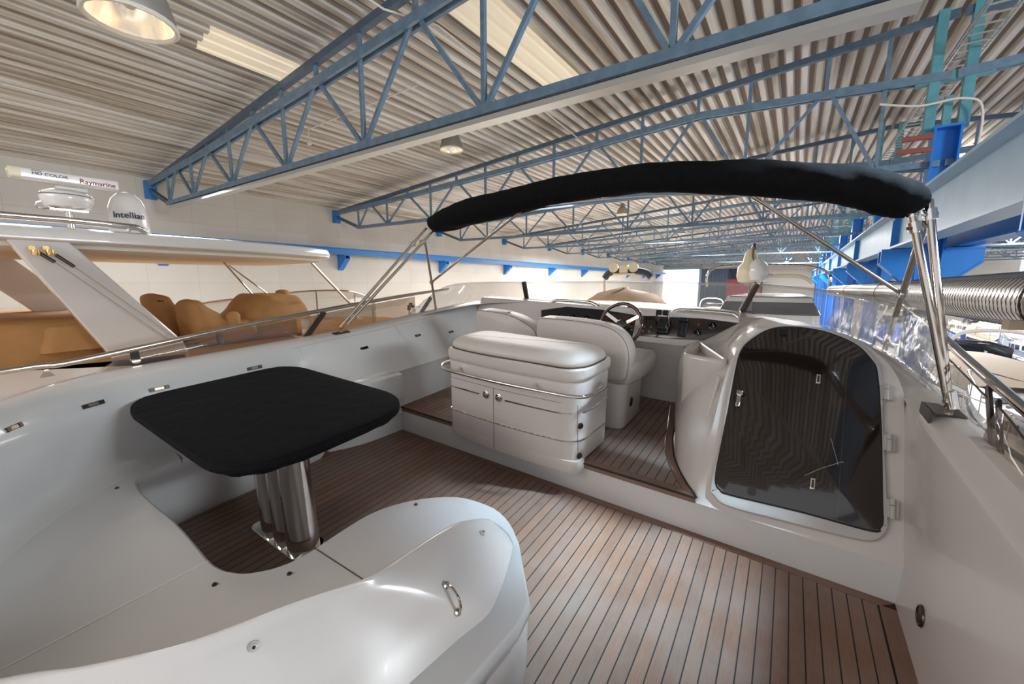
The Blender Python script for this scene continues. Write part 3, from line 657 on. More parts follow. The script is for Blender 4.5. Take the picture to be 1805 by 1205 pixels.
# ---- wet bar cabinet behind the helm seats
wb = thing('wet_bar', 'white wet bar cabinet with padded top and chrome rail behind the helm seats', 'cabinet', (-1.5, 2.45, .23))
WO = rpoly([(-2.09, 2.66, .03), (-2.09, 2.215, .05), (-1.55, 2.175, .9), (-.985, 2.20, .15), (-.965, 2.66, .03)], 8)
mb = MB(); mb.slab(WO, [(.02, .233), (.006, .24), (0, .26), (0, .785), (.01, .79)]); obj('body', mb, 'gelcoat', wb)
mb = MB(); mb.slab(rpoly([(-2.09, 2.294, .0), (-2.09, 2.215, .05), (-1.55, 2.175, .9), (-.985, 2.20, .15), (-.97, 2.294, .0)], 8), [(.006, .172), (0, .185), (0, .26)]); obj('skirt', mb, 'gelcoat', wb)
mb = MB(); mb.slab(WO, [(.01, .787), (-.006, .80), (-.014, .83), (-.012, .872), (0, .885)]); pd_ = obj('cushion_base', mb, 'vinyl', wb)
PO = rpoly([(-2.09, 2.66, .2), (-2.09, 2.235, .12), (-1.75, 2.185, .5), (-1.3, 2.2, .5), (-.985, 2.20, .22), (-.965, 2.66, .15)], 8)
mb = MB(); mb.slab(PO, [(.0, .885), (-.012, .90), (-.008, .925), (.02, .95), (.06, .967), (.12, .975)]); obj('cushion_top', mb, 'vinyl', wb, sharp=80)
mb = MB(); mb.tube([(a, b, .888) for a, b in offset(PO, -.011)], .004, 6, closed=True); obj('piping', mb, 'vinyl_seam', wb)
def around(z, i0, i1, off, r, name, m, par):
    o = offset(WO, -off); pts = [(a, b, z) for a, b in o[i0:i1]]; mb = MB(); mb.tube(pts, r, 8); return obj(name, mb, m, par)
nW = len(WO)
trim_idx = [i for i, (a, b) in enumerate(WO) if b < 2.7]
i0, i1 = min(trim_idx), max(trim_idx)+1
fr_ = [p for p in offset(WO, -.003) if p[1] < 2.78]
def frontpath(z, x0, x1, off=.003, tail=False):
    pts = [(a, b, z) for a, b in offset(WO, -off) if b < 2.4 and x0 <= a <= x1]
    pts.sort(key=lambda t: t[0]); return pts
ends = frontpath(.40, -2.2, -.9); mb = MB(); mb.tube([(-2.093, 2.5, .40)]+[p for p in frontpath(.395, -2.2, -.9)]+[(-.975, 2.4, .395), (-.964, 2.64, .395)], .006, 6); obj('chrome_strip', mb, 'chrome', wb)
def xz(x, off=.004):          # front face y at x
    pts = sorted([p for p in offset(WO, -off) if p[1] < 2.4]); 
    for (xa, ya), (xb, yb) in zip(pts, pts[1:]):
        if xa <= x <= xb: return ya+(yb-ya)*(x-xa)/max(1e-6, xb-xa)
    return pts[0][1] if x < pts[0][0] else pts[-1][1]
mb = MB(); mb.tube([(x, xz(x), .585) for x in [-2.08+i*.035 for i in range(10)]], .006, 6); obj('chrome_strip', mb, 'chrome', wb)
mb = MB(); mb.tube([(x, xz(x), .585) for x in [-1.53+i*.04 for i in range(13)]]+[(-.985, 2.3, .585), (-.972, 2.4, .585), (-.964, 2.64, .585)], .006, 6); obj('chrome_strip', mb, 'chrome', wb)
seam([(x, xz(x, .001), .655) for x in [-2.06+i*.05 for i in range(20)]]+[(-1.01, xz(-1.01, .001), .64), (-1.0, xz(-1.0, .001), .20)], 'vinyl_seam', wb, .0015, 'door_seam')
seam([(-1.635, xz(-1.635, .001), .19), (-1.635, xz(-1.635, .001), .655)], 'vinyl_seam', wb, .0018, 'door_seam')
for x in (-1.70, -1.585):
    p = V((x, xz(x, .0), .595)); R = V((0, -1, 0)).to_track_quat('Z', 'Y').to_matrix()
    mb = MB(); mb.lathe([(.030, 0), (.029, .008), (.022, .011), (.020, .006), (.012, .006), (.012, .02), (.002, .022)], p, 24, R); obj('latch_knob', mb, 'chrome', wb)
rail = cat([(-2.06, 2.50, .735), (-2.14, 2.48, .735), (-2.175, 2.35, .735), (-2.16, 2.22, .735), (-2.06, 2.145, .735), (-1.8, 2.12, .735), (-1.5, 2.11, .735), (-1.2, 2.12, .735), (-1.0, 2.14, .735), (-.93, 2.20, .735), (-.905, 2.35, .735), (-.91, 2.46, .735), (-.96, 2.50, .735)], 6)
mb = MB(); mb.tube(rail, .0125, 10)
for x, y in ((-1.95, 2.13), (-1.28, 2.115)): mb.tube([(x, y, .735), (x, xz(x, 0)+.01, .755)], .009, 8)
obj('grab_rail', mb, 'chrome', wb)
for z, u in ((.50, 0), (.29, 0)):
    mb = MB(); mb.lathe([(.022, 0), (.02, .005), (.002, .006)], (-.992, 2.26, z), 16, V((1, -.6, 0)).to_track_quat('Z', 'Y').to_matrix()); obj('side_vent', mb, 'dark_steel', wb)
# ---- helm seats
def seatback(name, outline, y, th, par, lean=.12):
    fn = lambda a, b, c: V((a, y+c+(b-.7)*lean*-1*0 + .10*((a-outline_c)**2)*0, b))
    mb = MB(); mb.slab(outline, [(.030, -.014), (.010, -.006), (0, .012), (0, th-.012), (.010, th), (.030, th+.008)], fn); return obj(name, mb, 'vinyl', par, sharp=70)
outline_c = 0
hs = thing('helm_chair', 'cream upholstered helm seat on a white pedestal, the right-hand one', 'seat', (-1.3, 3.1, .23), 'helm seats')
RO = rpoly([(-1.73, .62, .05), (-.925, .62, .06), (-.905, .88, .12), (-1.02, 1.03, .22), (-1.3, 1.065, .4), (-1.73, 1.055, .06)], 8)
seatback('backrest', RO, 2.93, .17, hs)
mb = MB(); mb.tube([(a, 2.935, b) for a, b in offset(RO, .008)], .005, 6, closed=True); obj('piping', mb, 'vinyl_seam', hs)
mb = MB(); mb.tube([(a, 3.09, b) for a, b in offset(RO, .008)], .005, 6, closed=True); obj('piping', mb, 'vinyl_seam', hs)
mb = MB(); mb.slab(rpoly([(-1.72, 2.95, .05), (-.915, 2.95, .05), (-.87, 3.15, .06), (-.87, 3.62, .1), (-1.72, 3.62, .1)]), [(.03, .58), (0, .61), (0, .72), (.02, .745), (.06, .755)]); obj('seat_cushion', mb, 'vinyl', hs, sharp=70)
mb = MB(); mb.slab(rpoly([(-1.70, 2.90, .05), (-.925, 2.90, .10), (-.925, 3.42, .10), (-1.70, 3.42, .05)]), [(.01, .232), (0, .25), (0, .60)]); obj('pedestal', mb, 'gelcoat', hs)
mb = MB(); q = V((-.923, 3.08, .42)); mb.lathe([(.038, 0), (.036, .005), (.002, .006)], q, 20, V((1, 0, 0)).to_track_quat('Z', 'Y').to_matrix()); obj('vent', mb, 'dark_steel', hs)
mb = MB(); mb.box((-1.45, 3.005, 1.062), (.22, .09, .008)); obj('top_strap', mb, 'piping_white', hs)
h2 = thing('helm_chair', 'cream upholstered helm seat, the left-hand one partly behind the cabinet', 'seat', (-2.1, 3.1, .23), 'helm seats')
LO = rpoly([(-2.43, .62, .05), (-1.75, .62, .05), (-1.75, .90, .06), (-1.80, .96, .2), (-2.05, 1.055, .4), (-2.43, 1.06, .06)], 8)
seatback('backrest', LO, 2.98, .17, h2)
mb = MB(); mb.tube([(a, 2.985, b) for a, b in offset(LO, .008)], .005, 6, closed=True); obj('piping', mb, 'vinyl_seam', h2)
mb = MB(); mb.slab(rpoly([(-2.42, 3.0, .05), (-1.76, 3.0, .05), (-1.76, 3.6, .1), (-2.42, 3.6, .1)]), [(.03, .58), (0, .61), (0, .72), (.02, .745), (.06, .755)]); obj('seat_cushion', mb, 'vinyl', h2, sharp=70)
mb = MB(); mb.slab(rpoly([(-2.40, 2.97, .05), (-1.76, 2.97, .03), (-1.76, 3.42, .03), (-2.40, 3.42, .05)]), [(.01, .232), (0, .25), (0, .60)]); obj('pedestal', mb, 'gelcoat', h2)
mb = MB(); mb.box((-2.2, 3.05, 1.058), (.22, .09, .008)); obj('top_strap', mb, 'piping_white', h2)
# ---- companionway housing and its tinted sliding door
def PL(u, v, a, b):            # pixel ray meets the plane y = a + b z
    r = AB[0]*(u-CX) + AB[1]*(v-CY) + AB[2]*F; t = (a+b*CAMH)/(r.y-b*r.z); return CAM0 + r*t
lv = [(.195, [(-.70, 3.85), (-.64, 3.5), (-.60, 3.23), (-.52, 2.83), (-.43, 2.56), (-.335, 2.38), (-.275, 2.295)], .615),
      (.26, [(-.70, 3.85), (-.64, 3.5), (-.60, 3.23), (-.52, 2.85), (-.43, 2.59), (-.335, 2.42), (-.275, 2.36)], .615),
      (.40, [(-.70, 3.85), (-.66, 3.5), (-.62, 3.25), (-.54, 2.95), (-.44, 2.70), (-.34, 2.54), (-.275, 2.49)], .615),
      (.60, [(-.70, 3.85), (-.68, 3.5), (-.63, 3.25), (-.53, 3.02), (-.42, 2.84), (-.33, 2.71), (-.27, 2.67)], .61),
      (.78, [(-.68, 3.85), (-.64, 3.55), (-.56, 3.32), (-.44, 3.12), (-.37, 2.99), (-.31, 2.87), (-.26, 2.832)], .60),
      (.86, [(-.52, 3.85), (-.48, 3.6), (-.42, 3.42), (-.37, 3.22), (-.32, 3.06), (-.28, 2.94), (-.25, 2.904)], .595),
      (.95, [(-.36, 3.9), (-.35, 3.75), (-.34, 3.55), (-.32, 3.36), (-.29, 3.16), (-.25, 3.03), (-.22, 2.985)], .555),
      (1.02, [(-.32, 3.95), (-.30, 3.75), (-.28, 3.58), (-.26, 3.40), (-.23, 3.24), (-.18, 3.10), (-.15, 3.048)], .49),
      (1.09, [(-.24, 4.0), (-.21, 3.8), (-.18, 3.6), (-.16, 3.45), (-.13, 3.30), (-.09, 3.16), (-.05, 3.111)], .38),
      (1.135, [(-.14, 4.0), (-.10, 3.8), (-.07, 3.65), (-.04, 3.5), (-.01, 3.35), (.03, 3.21), (.06, 3.155)], .22)]
rows_h = []
for z, Lc, xr in lv:
    if .55 < z < .9: Lc = [(a_+.05*(1 if 1 < i_ < 6 else 0), b_) for i_, (a_, b_) in enumerate(Lc)]
    r = [V((a, b, z)) for a, b in Lc]; f = r[-1]; yb = f.y
    for k in range(1, 6): r.append(V((f.x+(xr-f.x)*k/5, yb, z)))
    for k, yy in enumerate((.10, .3, .6, .9)): r.append(V((xr-(.0 if z < .8 else (z-.8)*.1*k), yb+yy*(4.0-yb)/1.0*.99, z)))
    if z > .8:
        for p_ in r: p_.z -= .10*max(0, p_.y-yb)*min(1, (z-.8)/.15)
    rows_h.append(r)
hz = thing('companionway_housing', 'white moulded companionway housing curving up beside the helm, behind the tinted door', 'moulding', (.1, 3, .2))
rows_h = [list(r) for r in zip(*[cat(c_, 4) for c_ in zip(*rows_h)])]; rows_h = [cat(r[:6], 3)[:-1] + cat(r[5:7], 3)[:-1] + r[6:] for r in rows_h]
mb = MB(); mb.grid(rows_h); top = rows_h[-1]; mb.add(top, [tuple(range(len(top)))]); obj('shell', mb, 'gelcoat', hz, sharp=45)
# cup holder wing
ta, tb_, tc_ = P(1205, 622, z=.88), P(1283, 634, z=.88), P(1234, 601, z=.88)
tri = rpoly([(ta.x, ta.y, .05), ((ta.x+tb_.x)/2+.01, (ta.y+tb_.y)/2-.03, .2), (tb_.x, tb_.y, .05), (tc_.x, tc_.y, .06)], 6)
mb = MB(); mb.slab(tri, [(.0, .30), (.0, .60), (-.006, .76), (-.012, .845), (-.008, .872), (.002, .882), (.012, .880), (.018, .86), (.026, .77)]); obj('cup_wing', mb, 'gelcoat', hz, sharp=70)
mb = MB(); mb.tube(cat([(-.295, 2.86, .80), (-.305, 2.84, .70), (-.315, 2.74, .58), (-.315, 2.72, .56)], 6), .012, 8); obj('drain_hose', mb, 'gelcoat', hz)
DA, DB = 2.115, .9; dn = V((0, -1, .9)).normalized()
def xzp(u, v): p = PL(u, v, DA, DB); return (p.x, p.z)
Fo = [xzp(*q) for q in [(1252, 857), (1259, 875), (1282, 893), (1378, 919), (1503, 950), (1543, 953), (1562, 935), (1564, 907), (1557, 764), (1553, 657), (1543, 636), (1521, 611), (1485, 589), (1432, 577), (1386, 575), (1350, 580), (1321, 596), (1303, 618), (1294, 646), (1282, 703), (1268, 782)]]
Gi = [xzp(*q) for q in [(1262, 846), (1270, 864), (1289, 873), (1414, 903), (1532, 935), (1548, 930), (1553, 918), (1552, 890), (1550, 764), (1544, 664), (1532, 636), (1503, 609), (1450, 588), (1396, 580), (1357, 584), (1325, 602), (1307, 621), (1298, 653), (1286, 718), (1271, 793)]]
def smooth(pl, n=4): return [(p.x, p.y) for p in cat([(a, b, 0) for a, b in pl], n, closed=True)]
onp = lambda a, b, c: V((a, DA+DB*b, b)) + dn*c
dr = thing('tinted_door', 'tall dark tinted door with arched top in a white frame, on the sloping bulkhead', 'door', (.15, 2.6, .5))
mb = MB(); mb.slab(smooth(Fo), [(0, -.012), (0, .010), (.004, .018), (.010, .020), (.03, .020)], onp); obj('frame', mb, 'gelcoat_grey', dr)
mb = MB(); mb.slab(smooth(Gi), [(-.006, .012), (-.006, .0215), (0, .0215)], onp); obj('gasket', mb, 'dark_rubber', dr)
mb = MB(); mb.slab(smooth(Gi), [(0, .018), (0, .024), (.003, .026)], onp); obj('tinted_pane', mb, 'tinted_door', dr)
Rd = Matrix((V((1, 0, 0)), V((0, .9, 1)).normalized(), dn)).transposed()
def dpt(u, v, h=.026): p = PL(u, v, DA, DB); return p+dn*h
c = dpt(1302, 706); mb = MB(); mb.box(c+dn*.006, (.022, .10, .012), Rd); mb.box(c+Rd @ V((.002, .035, .016)), (.034, .03, .014), Rd); mb.box(c+Rd @ V((0, -.03, .018)), (.018, .055, .008), Rd); obj('handle', mb, 'chrome', dr, bevel=.003)
for u, v in ((1441, 672), (1431, 855)):
    c = dpt(u, v); mb = MB(); mb.box(c+dn*.004, (.022, .060, .009), Rd); o = obj('catch', mb, 'chrome', dr, bevel=.003)
    mb = MB(); mb.box(c+dn*.010, (.010, .042, .003), Rd); obj('catch_slot', mb, 'dark_steel', o)
for u, v in ((1561, 693), (1566, 782), (1571, 898)):
    c = dpt(u, v, .012); mb = MB(); mb.box(c, (.045, .085, .010), Rd)
    q = Rd @ V((.0, 1, 0)); mb.tube([c-q*.05+dn*.010, c+q*.012+dn*.010], .011, 12); mb.tube([c+q*.015+dn*.010, c+q*.045+dn*.010], .011, 12); obj('hinge', mb, 'gelcoat_grey', dr)
c = dpt(1380, 590, .024); mb = MB(); mb.lathe([(.022, 0), (.021, .01), (.012, .012), (.001, .012)], c, 16, Rd); obj('lock_knob', mb, 'black_plastic', dr)
c = dpt(1325, 868, .025); mb = MB(); mb.lathe([(.024, 0), (.023, .003), (.001, .004)], c, 7, Rd); obj('stop_pad', mb, 'dark_rubber', dr)
p0 = [dpt(1417, 840), dpt(1445, 828), dpt(1483, 816), dpt(1486, 818)]; seam(p0, 'gelcoat_grey', dr, .0012, 'scratch')
seam([dpt(1463, 775), dpt(1470, 800), dpt(1476, 822)], 'gelcoat_grey', dr, .001, 'scratch')
# ---- dashboard
ds = thing('helm_console', 'white helm console with dark instrument panels ahead of the seats', 'console', (-1.6, 3.9, .23))
FA, FB = 3.343, .56
pf = [(3.78, .20), (3.78, .50), (3.78, .755), (3.765, .775), (3.775, .79), (3.905, 1.005), (3.915, 1.03), (3.935, 1.045), (3.98, 1.052), (4.1, 1.05)]
mb = MB(); rws = []
for x in [-3.10, -2.9, -2.7, -2.4, -2.0, -1.6, -1.2, -.9, -.70]: rws.append([V((x, a, b)) for a, b in pf])
mb.grid(rws)
# tapering right-hand end of the fascia
tp = PL(1306, 570, FA, FB); bt = PL(1240, 601, FA, FB)
rws2 = []
for k in range(7):
    f = k/6; r = []
    for j, (a, b) in enumerate(pf):
        A = V((-.70, a, b)); B_ = V((-.30, 3.90 if a < 3.93 else a, max(b, .985) if a < 3.93 else b)); r.append(A.lerp(B_, f))
    rws2.append(r)
mb.grid(rws2); obj('dash_body', mb, 'gelcoat', ds, sharp=40)
FR_ = V((0, -1, FB)).normalized(); Rf = Matrix((V((1, 0, 0)), V((0, FB, 1)).normalized(), FR_)).transposed()
def fpt(u, v, h=.008): return PL(u, v, FA, FB)+FR_*h
def panel(name, pts, h0, h1, m, par): 
    mb = MB(); mb.slab([(0, 0)]*0 or [(fpt(u, v, 0).x, fpt(u, v, 0).z) for u, v in pts], [(0, h0), (0, h1-.002), (.003, h1)], lambda a, b, c: V((a, FA+FB*b, b))+FR_*c); return obj(name, mb, m, par)
panel('instrument_panel', [(1133, 557), (1240, 562), (1302, 570), (1240, 600), (1190, 598), (1126, 592)], 0, .014, 'fascia', ds)
lp = panel('instrument_panel', [(955, 547), (1000, 541), (1060, 546), (1122, 556), (1113, 606), (1060, 600), (955, 592)], 0, .014, 'black_plastic', ds)
panel('instrument_panel', [(1066, 562), (1080, 555), (1108, 555), (1118, 566), (1116, 584), (1090, 580)], .014, .020, 'mahogany', ds)
for i in range(4):
    c = fpt(1138+5.6*i, 561, .018); mb = MB(); mb.box(c, (.018, .03, .012), Rf); obj('rocker_switch', mb, 'black_plastic', ds)
mb = MB(); mb.box(fpt(1146, 569, .015), (.11, .006, .004), Rf); obj('trim', mb, 'steel', ds)
for (u, v, m) in [(1137, 577, 'green_lamp'), (1148, 577, 'green_lamp'), (1134, 584, 'brass'), (1145, 585, 'brass'), (1232, 573, 'red_lamp')]:
    c = fpt(u, v, .014); mb = MB(); mb.lathe([(.009, 0), (.008, .004), (.001, .005)], c, 12, Rf); obj('indicator_lamp', mb, m, ds)
for u, v, r in [(1230, 587, .036), (1257, 575, .034), (1074, 572, .03), (985, 560, .04), (1010, 560, .04), (1035, 562, .04)]:
    c = fpt(u, v, .014); mb = MB(); mb.lathe([(r, 0), (r, .006), (r*.85, .008), (r*.82, .004), (.001, .004)], c, 24, Rf); o = obj('gauge', mb, 'dial', ds)
    mb = MB(); mb.box(c+Rf @ V((.004, .0, .006)), (.003, r*.9, .001), Rf @ Matrix.Rotation(.6, 3, 'Z')); mb.box(c+Rf @ V((0, -r*.4, .006)), (r*.7, .002, .001), Rf); obj('needle', mb, 'piping_white', o)
th = thing('throttle_control', 'black and chrome twin-lever throttle on the dark instrument panel', 'control', fpt(1170, 575))
c = fpt(1170, 577, .03); mb = MB(); mb.box(c, (.10, .15, .05), Rf); mb.box(c+Rf @ V((0, -.01, .04)), (.085, .07, .04), Rf); obj('housing', mb, 'black_plastic', th, bevel=.008)
for sx in (-1, 1):
    mb = MB(); a = c+Rf @ V((.055*sx, 0, .02)); mb.tube([a, a+Rf @ V((0, .05, .07)), a+Rf @ V((-.01*sx, .075, .10))], .009, 8); o = obj('lever', mb, 'chrome', th)
    mb = MB(); mb.box(a+Rf @ V((-.026*sx, .085, .11)), (.05, .04, .035), Rf); obj('grip', mb, 'black_plastic', o, bevel=.006)
th = thing('trim_control', 'black tall lever unit right of the twin-lever throttle', 'control', fpt(1206, 578))
mb = MB(); c = fpt(1204, 580, .02); mb.box(c, (.07, .16, .02), Rf); mb.box(c+Rf @ V((0, .07, .03)), (.075, .035, .05), Rf); obj('housing', mb, 'black_plastic', th, bevel=.005)
mb = MB(); mb.box(c+Rf @ V((0, -.01, .012)), (.022, .10, .008), Rf); obj('slot', mb, 'boat_window', th)
# lower dash screws and knee panel seam
seam([(-1.1, 3.779, .44), (-.70, 3.779, .44)], 'gelcoat_grey', ds); seam([(-1.1, 3.779, .66), (-.70, 3.779, .66)], 'gelcoat_grey', ds)
for u, v in ((1128, 602), (1132, 620), (1139, 645), (1206, 610)):
    p = P(u, v, y=3.778); stud(p, V((0, -1, 0)), .006, 'dark_steel', ds, 'screw')
# wheel
wc = P(1094, 571, y=3.62); wn_ = V((0, -1, .34)).normalized(); Rw = Matrix((V((1, 0, 0)), wn_.cross(V((1, 0, 0))), wn_)).transposed()
wh = thing('steering_wheel', 'dark mahogany-rimmed steering wheel on the helm console', 'steering wheel', wc)
mb = MB(); mb.tube([wc+Rw @ V((.192*math.cos(k*PI/20), .192*math.sin(k*PI/20), 0)) for k in range(40)], .0165, 10, closed=True); obj('rim', mb, 'mahogany', wh)
for k in range(3):
    a = PI/2+k*2*PI/3+PI; mb = MB(); mb.bar(wc+Rw @ V((.03*math.cos(a), .03*math.sin(a), -.03)), wc+Rw @ V((.185*math.cos(a), .185*math.sin(a), 0)), .03, .006, up=wn_); obj('spoke', mb, 'steel', wh)
mb = MB(); mb.lathe([(.05, -.03), (.05, -.02), (.04, -.008), (.001, -.004)], wc, 20, Rw); mb.lathe([(.035, -.13), (.035, -.02)], wc, 16, Rw); obj('hub', mb, 'black_plastic', wh)
cc = P(1109, 549, y=4.02); tcp = thing('compass', 'small dome compass behind the steering wheel rim', 'compass', cc)
mb = MB(); mb.lathe([(.055, -.05), (.06, -.02), (.052, .01), (.05, .012)], cc, 24); obj('base', mb, 'gelcoat', tcp)
mb = MB(); mb.lathe([(.05, .01), (.045, .03), (.03, .048), (.001, .056)], cc, 24); obj('dome', mb, 'dial', tcp)
mb = MB(); mb.lathe([(.051, .006), (.052, .014), (.050, .014)], cc, 24); obj('card_ring', mb, 'piping_white', tcp)
# raised pods with chrome grab rails on the dash top
def pod(pts, y0, label, zt):
    t = thing('dash_grab_rail', label, 'grab rail', pts[0])
    mb = MB(); mb.tube(cat(pts, 6), .018, 10); obj('tube', mb, 'chrome', t)
    a, b = pts[0], pts[-1]
    zt -= .045; mb = MB(); mb.slab(rpoly([(a.x+.02, a.y-.01, .05), (b.x-.02, b.y-.02, .08), (b.x-.06, b.y+.20, .08), (a.x+.05, a.y+.20, .05)]), [(0, 1.0), (0, zt-.03), (.02, zt-.012), (.06, zt-.006)]); obj('pod', mb, 'gelcoat', t, sharp=70); return t
pod([P(1183, 560, y=3.96), P(1185, 552, y=3.96), P(1194, 547, y=3.97), P(1215, 546.5, y=3.97), P(1260, 549.5, y=3.97), P(1290, 553, y=3.97), P(1300, 558, y=3.96), P(1304, 565, y=3.95)], 3.96, 'chrome grab rail arching over the pod right of the throttle', 1.09)
pod([P(966, 545, y=3.96), P(969, 536, y=3.96), P(978, 529.5, y=3.97), P(1000, 529.5, y=3.97), P(1030, 531.5, y=3.97), P(1045, 534.5, y=3.97), P(1055, 541, y=3.96), P(1058, 549, y=3.95)], 3.96, 'chrome grab rail arching over the pod behind the left helm seat', 1.10)
# ---- dash deck and windscreen
INN = [(-3.28, 2.9, .90), (-3.18, 3.35, .95), (-3.0, 3.78, .99), (-2.2, 3.95, 1.045), (-1.5, 3.97, 1.05), (-.6, 3.97, 1.05), (-.26, 3.97, 1.048), (-.08, 3.95, 1.055), (.2, 3.85, 1.04), (.45, 3.45, .96), (.59, 3.05, .86)]
WBs = [(-3.36, 2.9, .90), (-3.30, 3.35, .95), (-3.0, 4.05, .985), (-2.15, 4.68, 1.0), (-1.45, 4.85, 1.01), (-.60, 4.66, 1.02), (-.28, 4.48, 1.02), (-.05, 4.30, 1.02), (.28, 4.05, 1.0), (.58, 3.50, .94), (.70, 3.0, .875)]
WTs = [(-3.37, 3.2, 1.05), (-3.30, 3.55, 1.205), (-2.98, 3.98, 1.235), (-2.10, 4.50, 1.245), (-1.42, 4.68, 1.265), (-.52, 4.48, 1.295), (-.17, 4.30, 1.315), (.03, 4.15, 1.315), (.36, 3.90, 1.30), (.66, 3.45, 1.26), (.745, 3.02, 1.215)]
ci, cb_, ct = cat(INN, 5), cat(WBs, 5), cat(WTs, 5)
ci2 = list(ci)+[V((.60, 2.75, .81)), V((.60, 2.5, .79))]; cb2_ = list(cb_)+[V((.72, 2.75, .866)), V((.72, 2.5, .862))]
mb = MB(); mb.grid([[a, a.lerp(b, .5)+V((0, 0, .006)), b, b+(b-a).normalized()*.06+V((0, 0, -.03)), b+V(((b.x+1.35)*.12, .12, -.5))] for a, b in zip(ci2, cb2_)]); obj('dash_deck', mb, 'gelcoat', boat, sharp=50)
ws = thing('windscreen', 'low wraparound clear windscreen ahead of the helm', 'windscreen', (-1.4, 4.6, 1.0))
n_ = len(cb_); s1, s2 = 5*3-3, 5*6-1
wv = []
def wpanel(i0, i1, m, name, k=8):
    mb = MB(); rws = []
    for i in range(i0, i1+1):
        a, b = cb_[i], ct[i]; rws.append([a.lerp(b, j/k) + V((0, 0, 0)) for j in range(k+1)])
    mb.grid(rws); o = obj(name, mb, m, ws, sharp=80); sm = o.modifiers.new('thickness', 'SOLIDIFY'); sm.thickness = .004; return o
wpanel(0, s1, 'grey_vinyl', 'port_pane'); wpanel(s1, s2, 'clear_vinyl', 'centre_pane'); wpanel(s2, n_-1, 'wavy_vinyl', 'starboard_pane')
for i in (s1, s2):
    mb = MB(); d = (cb_[i+1]-cb_[i-1]).normalized(); a, b = cb_[i], ct[i]; mb.bar(a, b, .055, .012, up=d.cross(V((0, 0, 1)))); obj('mullion', mb, 'dark_steel', ws)
mb = MB(); mb.tube([p+V((0, 0, .002)) for p in ct], .006, 6); obj('top_edge', mb, 'side_clear', ws)
mb = MB(); rws = []
for i in range(s2, n_): rws.append([ct[i].lerp(cb_[i], .0), ct[i].lerp(cb_[i], .12)+V((0, -.006, 0)), ct[i].lerp(cb_[i], .2)+V((0, -.006, 0))])
mb.grid(rws); obj('top_band', mb, 'side_clear', ws)
# ---- side rails and side glass
def rail_thing(name, pts, r, label, m='steel'):
    t = thing(name, label, 'rail', pts[0]); mb = MB(); mb.tube(cat(pts, 4), r, 12); obj('tube', mb, m, t); return t
sr_pts = [P(1590, 530, x=.77), P(1600, 541, x=.77), P(1640, 574, x=.77), P(1700, 629, x=.77), P(1805, 720, x=.77)]
dd = sr_pts[-1]-sr_pts[-2]; sr_pts.append(sr_pts[-1]+dd.normalized()*1.6)
sr = rail_thing('side_rail', sr_pts, .021, 'thick polished steel rail along the starboard side, at the right edge')
for u0, v0, u1, v1, w_ in [(1594, 545, 1594, 636, .028), (1742, 680, 1752, 826, .034), (1760, 706, 1765, 838, .022)]:
    a, b = P(u0, v0, x=.765), P(u1, v1, x=.735); mb = MB(); mb.bar(a, b, w_, .012, up=(1, 0, 0)); obj('stanchion', mb, 'dark_steel' if w_ > .03 else 'dark_rubber', sr)
gs = thing('side_glass', 'clear side screen below the starboard rail', 'glass', (.74, 2, .9))
def sglass(tp_, bt_, x, m, par, xb=None):
    a = [P(u, v, x=x) for u, v in tp_]; b = [P(u, v, x=xb or x) for u, v in bt_]
    mb = MB(); mb.grid([[p, q] for p, q in zip(a, b)]); o = obj('pane', mb, m, par); s_ = o.modifiers.new('thickness', 'SOLIDIFY'); s_.thickness = .006
    mb = MB(); mb.tube(a, .004, 6); obj('pane_edge', mb, 'dark_steel', o); return a, b
sglass([(1598, 562), (1620, 583), (1655, 615), (1700, 660), (1740, 700)], [(1598, 640), (1622, 668), (1658, 708), (1705, 766), (1752, 822)], .755, 'side_clear', gs, .735)
a = [P(1762, 718, x=.755), P(1785, 745, x=.755), P(1805, 772, x=.755)]; dz = (a[-1]-a[-2]).normalized()
mb = MB(); tp_ = a+[a[-1]+dz*1.3]; bt_ = [V((.735, p.y, .85)) for p in tp_]; mb.grid([[p, q] for p, q in zip(tp_, bt_)]); o = obj('pane', mb, 'smoked', gs); s_ = o.modifiers.new('t', 'SOLIDIFY'); s_.thickness = .006
mb = MB(); mb.tube(tp_, .004, 6); obj('pane_edge', mb, 'dark_steel', o)
pr_px = [(0, 655), (110, 641), (235, 615), (300, 601), (380, 584), (450, 569), (520, 556), (600, 541), (700, 523), (790, 509)]
pr_pts = [P(u, v, x=-3.44) for u, v in pr_px]; pr_pts = [pr_pts[0]-(pr_pts[2]-pr_pts[0]).normalized()*1.2]+pr_pts
pr_ = rail_thing('side_rail', pr_pts, .018, 'long polished steel rail along the port side, left of the table')
for u, v in ((237, 622), (387, 590)):
    p = P(u, v, x=-3.44); mb = MB(); mb.slab([(p.y-.022, p.z+.01), (p.y+.022, p.z+.01)]+[(p.y+.022*math.cos(-k*PI/8), p.z-.05+.022*math.sin(-k*PI/8)) for k in range(9)], [(0, -3.447), (0, -3.435)], lambda a, b, c: V((c, a, b))); obj('bracket', mb, 'steel', pr_)
gp = thing('side_glass', 'brown-tinted side screen below the port rail', 'glass', (-3.45, 2, .9))
def pglass(y0, y1):
    mb = MB(); n = 10; rw = []
    for i in range(n+1):
        y = y0+(y1-y0)*i/n; zt = None
        for a, b in zip(pr_pts, pr_pts[1:]):
            if a.y <= y <= b.y: zt = a.z+(b.z-a.z)*(y-a.y)/(b.y-a.y)
        rw.append([V((-3.45, y, .86+.045*max(0, y-2.2))), V((-3.45, y, (zt or 1.0)-.03))])
    rw[0][1] = rw[0][1] if y0 > 1 else V((-3.45, y0+.12, rw[0][1].z-.02))
    mb.grid(rw); o = obj('pane', mb, 'smoked', gp); s_ = o.modifiers.new('t', 'SOLIDIFY'); s_.thickness = .006; return o
pglass(.50, 1.80); pglass(1.84, 3.15)
